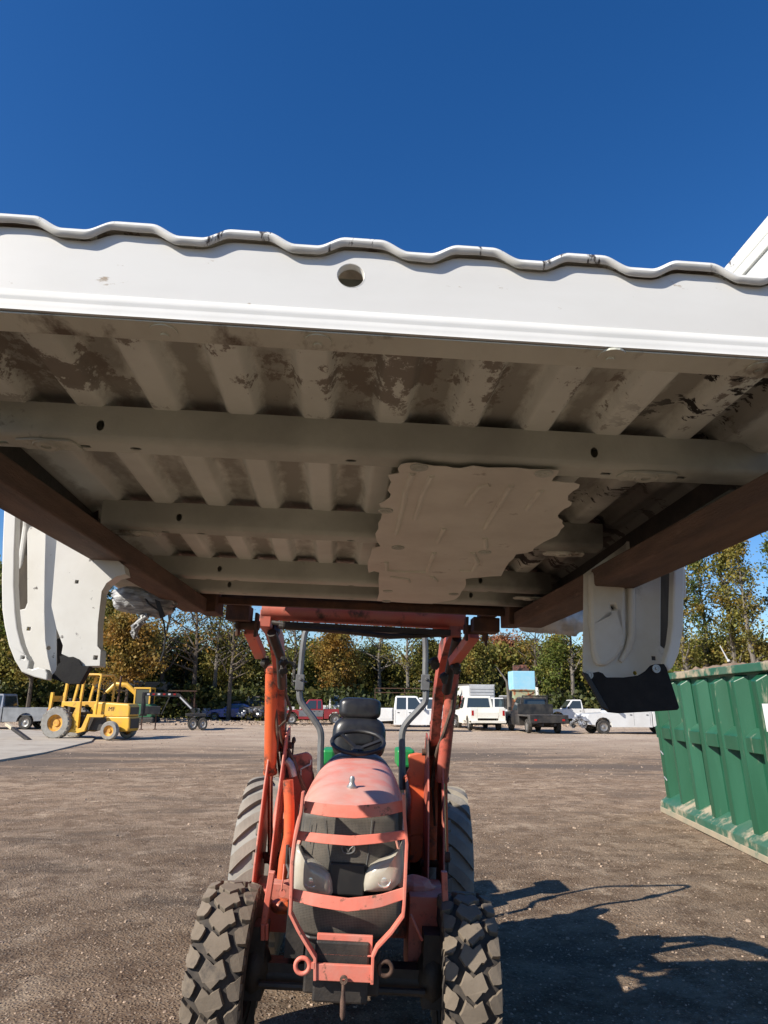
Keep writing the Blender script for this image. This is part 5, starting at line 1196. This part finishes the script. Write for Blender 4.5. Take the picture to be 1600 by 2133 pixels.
rb = thing('backhoe_attachment', 'orange-brown rusty backhoe arm resting behind the gooseneck trailer', 'machine part', place(382, 1503)+Vector((0, 3, 0)))
q = MB(); q.bar((-1.6, 0, 1.0), (-.2, 0, 1.75), .2, .25); q.bar((-.2, 0, 1.75), (.4, 0, .9), .2, .2); q.build('arm', m_beam, rb, bevel=.02)
q = MB(); q.prism([(.2, -.3, .9), (.7, -.3, .85), (.75, -.3, .2), (.1, -.3, .1), (-.1, -.3, .5)], (0, .6, 0)); q.build('digging_bucket', m_rim, rb, bevel=.02)
for i, (px, py, s_, lab, mm) in enumerate(((345,1500,(.9,.6,.35),'dark heap of scrap under the gooseneck trailer neck', m_black), (328,1498,(.7,.5,.3),'rust-brown scrap heap left of the gooseneck tool box', m_darkrust), (350,1497,(.5,.3,.28),'grey metal drum lying under the gooseneck trailer', m_rops))):
    q = MB(); rnd = random.Random(i)
    if i < 2:
        for k in range(9): q.ell((rnd.uniform(-s_[0], s_[0]), rnd.uniform(-s_[1], s_[1]), rnd.uniform(0, s_[2])), (rnd.uniform(.1, .3), .25, rnd.uniform(.08, .22)), 7, 5, .9)
        for k in range(4): q.bar((rnd.uniform(-1, 0), 0, rnd.uniform(.1, .5)), (rnd.uniform(0, 1), .2, rnd.uniform(.1, .6)), .06, .06)
    else: q.cyl((-.8, 0, .28), (.8, 0, .28), .28, 14)
    o = q.build('scrap_heap' if i < 2 else 'metal_drum', mm, None); o.location = place(px, py)+Vector((0, 4+i, 0)); tag(o, lab, 'scrap' if i < 2 else 'drum')
# yellow rough-terrain forklift
fk = thing('forklift', 'yellow rough-terrain forklift with big rear wheel and open cab frame', 'forklift', place(172, 1541)+Vector((0, .8, 0)), (0, 0, R(-10)))
k_ = 1.0
def fside(q, pts, y0, y1): side(q, pts, y0, y1)
q = MB(); fside(q, [(.28, .98), (.30, 1.45), (.42, 1.60), (1.95, 1.52), (2.02, 1.40), (2.02, .98)], -.48, .48); hd = q.build('hood', m_yellow, fk, bevel=.06)
q = MB(); q.prism([(2.021, -.40, 1.07), (2.021, .40, 1.07), (2.021, .40, 1.38), (2.021, -.40, 1.38)], (.015, 0, 0)); q.build('front_vent', m_plastic, hd)
q = MB(); fside(q, [(1.1, .35), (2.02, .35), (2.08, .5), (2.06, .975), (.95, .975)], -.50, .50); ch_ = q.build('nose', m_yellow, fk, bevel=.05)
q = MB(); q.prism([(2.082, -.40, .48), (2.082, .40, .48), (2.07, .40, .90), (2.07, -.40, .90)], (.015, 0, 0)); q.build('radiator_grille', m_plastic, ch_)
for s in (-1, 1):
    q = MB(); fside(q, [(-.75, .32), (-.15, .28), (.15, .36), (.32, .95), (.95, .95), (.98, 1.06), (.20, 1.08), (-.02, .50), (-.35, .42), (-.38, 1.35), (-1.05, 1.45), (-1.08, 1.60), (-.18, 1.62), (-.18, .45), (-.75, .42)], *sorted((s*.60, s*.74))); q.build('side_frame', m_yellow, fk, bevel=.015)
    q = MB(); q.bar((-1.0, s*.67, 1.6), (-.92, s*.67, 2.75), .10, .12, (0, 1, 0)); q.build('cab_post', m_yellow, fk)
    q = MB(); q.bar((-.55, s*.67, 1.6), (-.35, s*.67, 2.70), .09, .10, (0, 1, 0)); q.build('cab_post', m_yellow, fk)
    q = MB(); q.tube([(.55, s*.67, 1.05), (.60, s*.67, 2.35), (.62, s*.62, 2.72), (.5, s*.60, 2.78), (-.9, s*.60, 2.80)], .055, 8); q.build('cab_post', m_yellow, fk, smooth=True)
    q = MB(); q.lathe((1.38, s*.83, .40), (0, 1, 0), [(.23, -.14), (.36, -.14), (.40, -.07), (.40, .07), (.36, .14), (.23, .14)], 28, True); wo = q.build('wheel', m_rear, fk, smooth=True)
    q = MB(); q.lathe((1.38, s*.83, .40), (0, s, 0), [(.23, .13), (.20, .08), (.10, .04), (.08, .10), (0, .10)], 20); q.build('rim', m_yrim, wo, smooth=True)
    Rr = .70; q = MB(); q.lathe((-1.15, s*.80, Rr), (0, 1, 0), [(.36, -.17), (.62, -.18), (.67, -.12), (.67, .12), (.62, .18), (.36, .17)], 36, True); wo = q.build('wheel', m_rear, fk, smooth=True)
    q = MB()
    for i in range(20):
        a = i*2*math.pi/20
        for sd in (-1, 1):
            b = a+(.157 if sd > 0 else 0)
            pp = lambda u, th, r: Vector((-1.15+r*math.cos(th), s*.80+u, Rr+r*math.sin(th)))
            q.hexa([pp(0, b-.05, .66), pp(0, b+.05, .66), pp(sd*.175, b+.20, .63), pp(sd*.175, b+.08, .63)], [pp(0, b-.035, .70), pp(0, b+.035, .70), pp(sd*.175, b+.185, .675), pp(sd*.175, b+.095, .675)])
    q.build('tread_lug', m_rearlug, wo)
    q = MB(); q.lathe((-1.15, s*.80, Rr), (0, s, 0), [(.37, .15), (.33, .12), (.30, .02), (.16, .0), (.14, .06), (0, .06)], 22); q.build('rim', m_yrim, wo, smooth=True)
q = MB(); q.box(-.9, .62, -.62, .62, 2.76, 2.82); q.build('cab_roof', m_yellow, fk, bevel=.02)
q = MB(); q.box(-1.2, 1.9, -.45, .45, .38, .97); q.cyl((1.38, -.8, .4), (1.38, .8, .4), .07, 8); q.box(-.9, -.2, -.4, .4, 1.0, 1.15); q.box(-1.0, -.85, -.35, .35, 1.15, 1.75); q.build('seat_and_chassis', m_black, fk, bevel=.02)
q = MB(); q.cyl((1.05, .25, 1.5), (1.10, .25, 2.75), .05, 10); q.build('exhaust_stack', m_darkrust, fk, smooth=True)
q = MB(); q.bar((-1.75, -.5, .9), (-1.70, -.5, 2.0), .12, .12, (0, 1, 0)); q.bar((-1.75, .5, .9), (-1.70, .5, 2.0), .12, .12, (0, 1, 0)); q.box(-1.8, -1.65, -.5, .5, 1.6, 1.85); q.build('mast', m_yellow, fk)
fc = bpy.data.curves.new('letters', 'FONT'); fc.body = 'MF'; fc.size = .26; fc.extrude = .004; fo = bpy.data.objects.new('tmp', fc); C.objects.link(fo)
bpy.context.view_layer.update(); me = bpy.data.meshes.new_from_object(fo.evaluated_get(bpy.context.evaluated_depsgraph_get())); bpy.data.objects.remove(fo)
lt = bpy.data.objects.new('lettering', me); C.objects.link(lt); me.materials.clear(); me.materials.append(m_darkrust); lt.parent = fk; lt.rotation_euler = (R(90), 0, 0); lt.location = (1.02, -.486, 1.22)
# timber / post leaning by the forklift
q = MB(); a = place(60, 1544)+Vector((0, 0, .05)); b = W(14, 1508, 33.0)
q.bar(a, a+(b-a)*.72, .16, .12); o = q.build('leaning_post', m_black, None, bevel=.01); q = MB(); q.bar(a+(b-a)*.7205, b, .162, .122); q.build('pale_tip', m_wood, o, bevel=.01)
tag(o, 'black post with a pale tip leaning up from the ground at the forklift rear wheel', 'post')
# rack behind the white truck
rk = thing('pipe_rack', 'thin rusty pipe rack standing behind the white extended-cab truck', 'rack', place(860, 1512)+Vector((0, 6, 0)))
q = MB()
for x in (-2.6, -.2, 2.4): q.box(x, x+.06, 0, .06, 0, 2.75)
q.box(-2.6, 2.46, .0, .06, 2.69, 2.75); q.box(-2.6, 2.46, -.0601, -.0001, 2.35, 2.40); q.build('rack_frame', m_darkrust, rk)
# utility marker post in the mound right, bare snag by the tank
q = MB(); a = W(1035, 1390, 54); b = W(1056, 1420, 54); c2 = W(1062, 1512, 54)
q.tube([c2, W(1060,1460,54), b, W(1048,1408,54), a], [.16, .12, .09, .06, .03], 8); q.tube([W(1062,1470,54.3), W(1064,1440,54.3)], [.15, .12], 8)
tag(q.build('dead_snag', m_palebark, None, smooth=True), 'pale broken dead tree trunk left of the stacked tanks', 'dead tree')
# ------------------------------------------------------------------ green dumpster
dm = thing('dumpster', 'tall dented green steel dumpster with vertical ribs and rubbish heaped above its rim', 'dumpster', (4.9, 12.2, 0), (0, 0, 0))
A = G(1380, 1692); B = G(1600, 1800)       # foot line
dirv = (A-B); dirv.z = 0; Lh = dirv.length; dirv.normalize(); ang = math.atan2(dirv.y, dirv.x)
dm.location = Vector((A.x, A.y, 0))-Vector((-dirv.y, dirv.x, 0))*.245; dm.rotation_euler = (0, 0, ang)
Ld = 6.6; Ht = 2.11; lean = .12; WD = 2.3
# local x runs from the far end (0) towards the viewer (-x); +y is the outer (left) face
def face(x, z, off=0):      # point on the leaning wall, off = proud of it
    return Vector((-x, lean*(z/Ht)+off, z))
q = MB(); q.hexa([Vector((0, -WD, 0)), Vector((-Ld, -WD, 0)), face(Ld, 0, -.0), face(0, 0, 0)], [Vector((.08, -WD-.2, Ht)), Vector((-Ld, -WD-.2, Ht)), face(Ld, Ht), Vector((.08, lean, Ht))])
wallb = q.build('side_wall', m_green, dm)
rs = .66
nr = int(Ld/rs)
for i in range(nr+1):
    x = .10+i*rs; q = MB()
    w0, w1, dp = .17, .075, .15
    z0_, z1_ = .20, Ht-.05
    top = Ht-.04
    q.hexa([face(x-w0, z0_, .001), face(x+w0, z0_, .001), face(x+w1, z0_, dp), face(x-w1, z0_, dp)], [face(x-w0, top, .001), face(x+w0, top, .001), face(x+w1, top-.09, dp), face(x-w1, top-.09, dp)])
    q.v = [p+Vector((random.uniform(-.014, .014), random.uniform(-.016, .006), random.uniform(-.012, .012))) for p in q.v]
    q.build('wall_rib', m_green, dm, bevel=.012)
for i in range(nr):
    x0, x1 = .10+i*rs+.12, .10+(i+1)*rs-.12
    q = MB(); q.hexa([face(x0, 1.16, .001), face(x1, 1.16, .001), face(x1, 1.16, .135), face(x0, 1.16, .135)], [face(x0, 1.44, .001), face(x1, 1.44, .001), face(x1, 1.33, .135), face(x0, 1.33, .135)]); q.build('belt_ledge', m_green, dm, bevel=.006)
q = MB(); q.hexa([face(-.12, 1.16, .002), face(.0-.035, 1.16, .002), face(-.035, 1.16, .13), face(-.12, 1.16, .13)], [face(-.12, 1.40, .002), face(-.035, 1.40, .002), face(-.035, 1.34, .13), face(-.12, 1.34, .13)]); q.build('belt_end', m_green, dm, bevel=.006)
q = MB(); q.hexa([face(-.06, 0, .10), face(Ld, 0, .10), face(Ld, 0, .245), face(-.06, 0, .245)], [face(-.02, .33, .0), face(Ld, .33, .0), face(Ld, .17, .235), face(-.06, .17, .235)]); q.build('flared_foot', m_greenbase, dm, bevel=.01)
m_sand = mat('sand_caked_steel', (.36, .29, .20), (.26, .24, .17), 3, rough=.9, c3=(.05, .14, .09), s3=4, t3=(.58, .66))
q = MB(); q.hexa([face(-.07, 0, .10), face(Ld, 0, .10), face(Ld, 0, .252), face(-.07, 0, .252)], [face(-.07, .085, .10), face(Ld, .07, .10), face(Ld, .07, .249), face(-.07, .085, .249)]); q.build('sandy_skid', m_sand, dm, bevel=.006)
q = MB(); q.bar(face(-.02, Ht+.02, .03), face(Ld, Ht+.02, .03), .12, .10); q.build('top_rim', m_greenbase, dm, bevel=.01)
for zz in (.55, .95):
    q = MB(); q.tube([face(-.03, zz+.03, .02), face(.1, zz, .16), face(.16, zz-.05, .14)], .012, 6); q.build('rope_hook', m_steel, dm)
q = MB(); q.tube([face(-.02, 1.52, .05), face(.06, 1.55, .10), face(.07, 1.44, .12)], .014, 6); q.build('rope_hook', m_steel, dm)
# sign on the ribs
xs0 = 2.9
def sp(x, z, off): return face(x, z, off)
for dist_ in (1,):
    P = [onplane(Matrix.Identity(4), 0, B.x+.0, 0, 0)] if 0 else None
sg_x0, sg_x1, sz0, sz1 = 4.20, 4.66, 1.42, 1.72
q = MB(); q.hexa([sp(sg_x0, sz0, .152), sp(sg_x1, sz0, .152), sp(sg_x1, sz0, .157), sp(sg_x0, sz0, .157)], [sp(sg_x0, sz1, .152), sp(sg_x1, sz1, .152), sp(sg_x1, sz1, .157), sp(sg_x0, sz1, .157)]); sgo = q.build('sign', m_sign, dm)
def patch(pts, m, off=.1575):
    q = MB(); P = [sp(sg_x0+(sg_x1-sg_x0)*a, sz0+(sz1-sz0)*b, off) for a, b in pts]; q.prism(P, (0, .002, 0)); q.build('sign_print', m, sgo)
patch([(.25,.45),(.30,.68),(.45,.72),(.55,.60),(.62,.52),(.52,.42),(.45,.30),(.36,.28),(.34,.42)], m_signgreen)
patch([(.30,.74),(.34,.90),(.50,.92),(.56,.78),(.46,.72)], m_signyellow)
patch([(.66,.35),(.80,.30),(.82,.55),(.70,.62)], m_signgreen)
patch([(.78,.45),(.95,.40),(.96,.75),(.82,.70)], m_signdark)
# rubbish heaped over the rim
q = MB()
def heap(u, v):
    x = -Ld*u; yy = lean-.02-(WD+.1)*v; hh = .05+.03*u+.12*math.sin(math.pi*min(1, v*1.1))**.7*(.55+.5*noise.noise(Vector((x*1.1, yy, 2))))+.07*noise.noise(Vector((x*4, yy*4, 5)))+.05*noise.noise(Vector((x*11, yy*9, 1)))
    return Vector((x, yy, Ht+max(.01, hh)-.04*(v < .02)))
q.grid(heap, 90, 34); hp = q.build('rubbish_heap', m_dirt_lump, None, smooth=False); hp.location = dm.location; hp.rotation_euler = dm.rotation_euler
tag(hp, 'brown heap of soil and scrap filling the green dumpster above its rim', 'rubbish')
q = MB(); a = W(1500, 1345, 10.6); b = W(1518, 1378, 10.6); q.tube([a, b], [.007, .012], 6); q.ell(b+Vector((0, 0, .01)), .022, 8, 6, .3); tag(q.build('white_stick', m_carwhite, None, smooth=True), 'thin white stick poking out of the heap in the green dumpster', 'stick')
# ------------------------------------------------------------------ trees
rng = random.Random(42)
def leaf_quad(V, F, c, s):
    a = Vector((rng.gauss(0, 1), rng.gauss(0, 1), rng.gauss(0, 1))).normalized(); b = a.orthogonal().normalized(); c2 = a.cross(b)
    an = rng.random()*6.28; e = (b*math.cos(an)+c2*math.sin(an))*s; f = a.cross(e.normalized())*s*rng.uniform(.5, .9)
    i = len(V); V.extend((c-e-f*.3, c+f, c+e-f*.2, c-f)); F.append((i, i+1, i+2, i+3))
def tree_mesh(h, spread, bare, dens, ls, seed, low=.25, form='round', nb=26):
    """returns trunk MB and leaf MB, base at origin"""
    global rng
    rng = random.Random(seed); tk_ = MB(); lv = MB(); tips = []
    wob = [Vector((rng.uniform(-.25, .25), rng.uniform(-.25, .25), 0)) for _ in range(5)]
    def tp(f):
        i = min(int(f*4), 3); g_ = f*4-i; w = wob[i].lerp(wob[i+1], g_); return Vector((w.x*f*h*.12, w.y*f*h*.12, f*h))
    r0 = h*.016+.04
    tk_.tube([tp(i/8) for i in range(9)], [r0*(1-.9*i/8) for i in range(9)], 7)
    for k in range(nb):
        f = low+(.97-low)*((k+rng.random())/nb); base = tp(f); az = rng.random()*6.28
        if form == 'poplar': L = spread*(.55+.5*rng.random())*math.sin(math.pi*min(1, (f-low+.15)/(1.12-low)))**.6; el = R(rng.uniform(35, 65))
        else: L = spread*(.6+.5*rng.random())*(math.sin(math.pi*min(1, (f-low+.18)/(1.15-low))))**.55; el = R(rng.uniform(10, 50))
        d = Vector((math.cos(az)*math.cos(el), math.sin(az)*math.cos(el), math.sin(el)))
        pts = [base]; cur = base.copy(); dd = d.copy()
        for j in range(4):
            dd = (dd+Vector((rng.uniform(-.3, .3), rng.uniform(-.3, .3), rng.uniform(-.1, .25)))).normalized(); cur = cur+dd*L/4; pts.append(cur.copy())
        rr = r0*(1-f)*.55+.02; tk_.tube(pts, [rr, rr*.8, rr*.6, rr*.4, rr*.15], 5)
        tips += [(p, .45+.3*rng.random()) for p in pts[2:]]
        for j in range(3):
            p0 = pts[rng.choice((2, 3, 4))]; e = p0+Vector((rng.gauss(0, .5), rng.gauss(0, .5), rng.uniform(0, .9)))*L*.35
            tk_.tube([p0, (p0+e)/2+Vector((rng.uniform(-.1, .1), rng.uniform(-.1, .1), .05)), e], [rr*.35, rr*.25, rr*.08], 4); tips.append((e, .4+.3*rng.random()))
    nper = int(dens)
    for c, s in tips:
        if rng.random() < bare: continue
        rad = s*spread*.48
        for _ in range(nper):
            v = Vector((rng.gauss(0, .5), rng.gauss(0, .5), rng.gauss(0, .42)))*rad; leaf_quad(lv.v, lv.f, c+v, ls*rng.uniform(.6, 1.3))
    return tk_, lv
PROTO = {}
def proto(key, *a, **k):
    tk_, lv = tree_mesh(*a, **k); PROTO[key] = (tk_, lv)
def make_tree(key, px, D, label, m, sc=1.0, rot=0, name='tree', mb=m_bark, group=None, base_z=0):
    tk_, lv = PROTO[key]; p = W(px, 1460, D); o = thing(name, label, 'tree', (p.x, D, base_z), (0, 0, rot), group); o.scale = (sc, sc, sc)
    kt = key+'t'
    if kt not in PROTO:
        a = tk_.build('trunk', mb, o, recalc=False, smooth=True); PROTO[kt] = a.data
        b = lv.build('crown', m, o, recalc=False); PROTO[key+'c'] = b.data
    else:
        a = bpy.data.objects.new('trunk', PROTO[kt]); C.objects.link(a); a.parent = o
        b = bpy.data.objects.new('crown', PROTO[key+'c']); C.objects.link(b); b.parent = o
        b.material_slots  # noqa
    for ob, mm in ((a, mb), (b, m)):
        ob.material_slots[0].link = 'OBJECT'; ob.material_slots[0].material = mm
    return o
proto('dense', 9, 3.4, .12, 60, .135, 1, low=.28, nb=30)
proto('dense2', 9, 3.6, .2, 56, .135, 2, low=.3, nb=28)
proto('airy', 12, 3.0, .5, 26, .11, 3, low=.35, nb=26)
proto('bare', 11, 3.2, .75, 14, .10, 4, low=.3, nb=34)
proto('poplar', 16, 2.7, .30, 44, .12, 5, low=.26, form='poplar', nb=32)
proto('poplar2', 15, 2.4, .38, 36, .115, 6, low=.3, form='poplar', nb=28)
TT = [
 # left block, close behind the yard
 ('dense', -40, 62, 'tall dense green tree at the far left edge behind the silver pickup', lf_green, 1.35, .3),
 ('dense2', 60, 60, 'yellow-tinged bushy tree behind the yellow forklift cab', lf_yellow, 1.05, 1.2),
 ('dense', 135, 66, 'dense olive tree seen between the hanging white wheel well and the forklift', lf_brush, 1.4, 2.2),
 ('dense2', 215, 62, 'green tree showing right of the hanging left wheel well', lf_brush, 1.02, 3.3),
 ('dense', 262, 58, 'broad olive-yellow tree under the silver wrapped roll', lf_orange, .86, .9),
 ('bare', 335, 66, 'nearly leafless tree left of the dangling strap tip', lf_yellow, 1.12, .2),
 ('bare', 400, 64, 'bare grey-branched tree with forked trunk below the left beam end', lf_orange, 1.2, 1.9),
 ('airy', 445, 66, 'thin tree with sparse yellow-green leaves left of the loader', lf_yellow, 1.02, 2.8),
 ('bare', 478, 62, 'slender bare tree just left of the loader bracket', lf_yellow, 1.0, 4.1),
 ('dense2', 470, 68, 'low yellow-green tree behind the blue wreck', lf_yellow, .84, .5),
 ('dense', 380, 70, 'dark bushy tree behind the gooseneck trailer', lf_dark, .82, 5.0),
 ('airy', 610, 68, 'sparse tree with the tall trunk left of the roll bar', lf_yellow, 1.05, .8),
 ('dense2', 700, 66, 'orange-brown autumn tree above the tractor seat, left side', lf_orange, .84, 1.7),
 ('dense', 650, 74, 'mid-green tree framed by the left post of the roll bar', lf_green, .78, 2.9),
 ('airy', 790, 70, 'tall feathery half-bare tree in the middle of the roll bar opening', lf_yellow, .98, 3.4),
 ('airy', 850, 68, 'tall feathery half-bare tree beside the right post of the roll bar', lf_yellow, .95, 5.2),
 ('dense', 780, 74, 'dark green tree behind the white extended-cab truck', lf_dark, .76, 4.4),
 ('dense', 905, 70, 'olive tree between roll bar and right loader arm', lf_brush, .78, .1),
 ('dense2', 985, 70, 'yellow-green tree above the white box truck', lf_yellow, .80, 2.5),
 ('dense2', 1048, 78, 'red-brown autumn tree rising behind the stacked tanks', lf_red, .92, 3.1),
 ('dense', 1108, 76, 'yellow-olive tree right of the red-brown tree', lf_yellow, .84, 5.6),
 ('bare', 1120, 72, 'bare twiggy tree below the crumpled plastic', lf_orange, .92, .6),
 ('dense2', 1165, 66, 'rounded green tree right of the pale blue tank', lf_green, .78, 4.9),
 ('airy', 1195, 64, 'leaning yellowish tree close to the left side of the right wheel well', lf_yellow, .95, 2.0),
 ('poplar2', 1255, 66, 'poplar hidden partly by the right wheel well', lf_yellow, .95, 1.0),
 ('poplar', 1440, 56, 'tall yellow-green poplar right of the mud flap', lf_yellow, .90, 2.0),
 ('poplar2', 1480, 60, 'slim leafy poplar, second right of the mud flap', lf_green, .98, 3.3),
 ('poplar', 1535, 56, 'tallest poplar with thick yellow-green crown above the dumpster', lf_yellow, .98, 4.4),
 ('poplar2', 1580, 54, 'poplar with gaps of blue sky above the dumpster sign', lf_yellow, .98, .7),
 ('poplar', 1660, 58, 'green poplar at the right edge of the view', lf_green, 1.0, 5.1),
 ('dense', 1450, 62, 'dark bushy tree just over the near end of the dumpster heap', lf_green, .72, 3.9),
 ('dense2', 1520, 60, 'bright yellow-green bush behind the dumpster rim', lf_yellow, .70, 2.7),
 ('dense', 1610, 58, 'orange-tinted bush behind the dumpster at the right edge', lf_orange, .68, 1.5),
]
for key, px, D, lab, mm, sc, rot in TT:
    make_tree(key, px, D, lab, mm, sc, rot, mb=m_palebark if key in ('airy', 'poplar', 'poplar2') else m_bark)
# the thick wood and undergrowth behind, one mass nobody could count
rng = random.Random(99)
def mass(name, label, m, n, x0, x1, y0, y1, hf, ls, cl):
    lv = MB()
    for _ in range(n):
        x = rng.uniform(x0, x1); y = rng.uniform(y0, y1); h_ = hf(x, y); z = h_*(rng.random()**.8); rad = rng.uniform(.5, 1.1)
        for _ in range(cl):
            v = Vector((rng.gauss(0, .6), rng.gauss(0, .6), rng.gauss(0, .5)))*rad; leaf_quad(lv.v, lv.f, Vector((x, y, max(.05, z)))+v, ls*rng.uniform(.6, 1.4))
    return tag(lv.build(name, m, None, recalc=False), label, 'woodland', kind='stuff')
def hw_(x, y): return 6.6+1.8*noise.noise(Vector((x*.12, y*.05, 1)))+(1.6 if x < -20 else 0)+sst(15, 40, x)*1.2
mass('undergrowth', 'dark tangled undergrowth along the back of the yard', lf_dark, 3000, -62, 66, 63, 71, lambda x, y: 2.3+.9*noise.noise(Vector((x*.2, y*.1, 4))), .22, 26)  # dark leaf colour paints in the shade at the foot of the trees
mass('woodland', 'thick olive and dark green wood closing the yard at the back', lf_brush, 4300, -75, 80, 74, 84, hw_, .26, 28)
mass('woodland_edge', 'mixed yellow-green thicket in the gaps of the wood', lf_yellow, 1300, -70, 75, 71, 80, lambda x, y: hw_(x, y)*.95, .24, 26)
# thin pale stems among the mass
for k in range(0): pass
# low weedy strip at the foot of the wood
mass('weeds', 'dry weeds at the foot of the wood', lf_brush, 900, -60, 62, 60, 66, lambda x, y: .35, .09, 16)
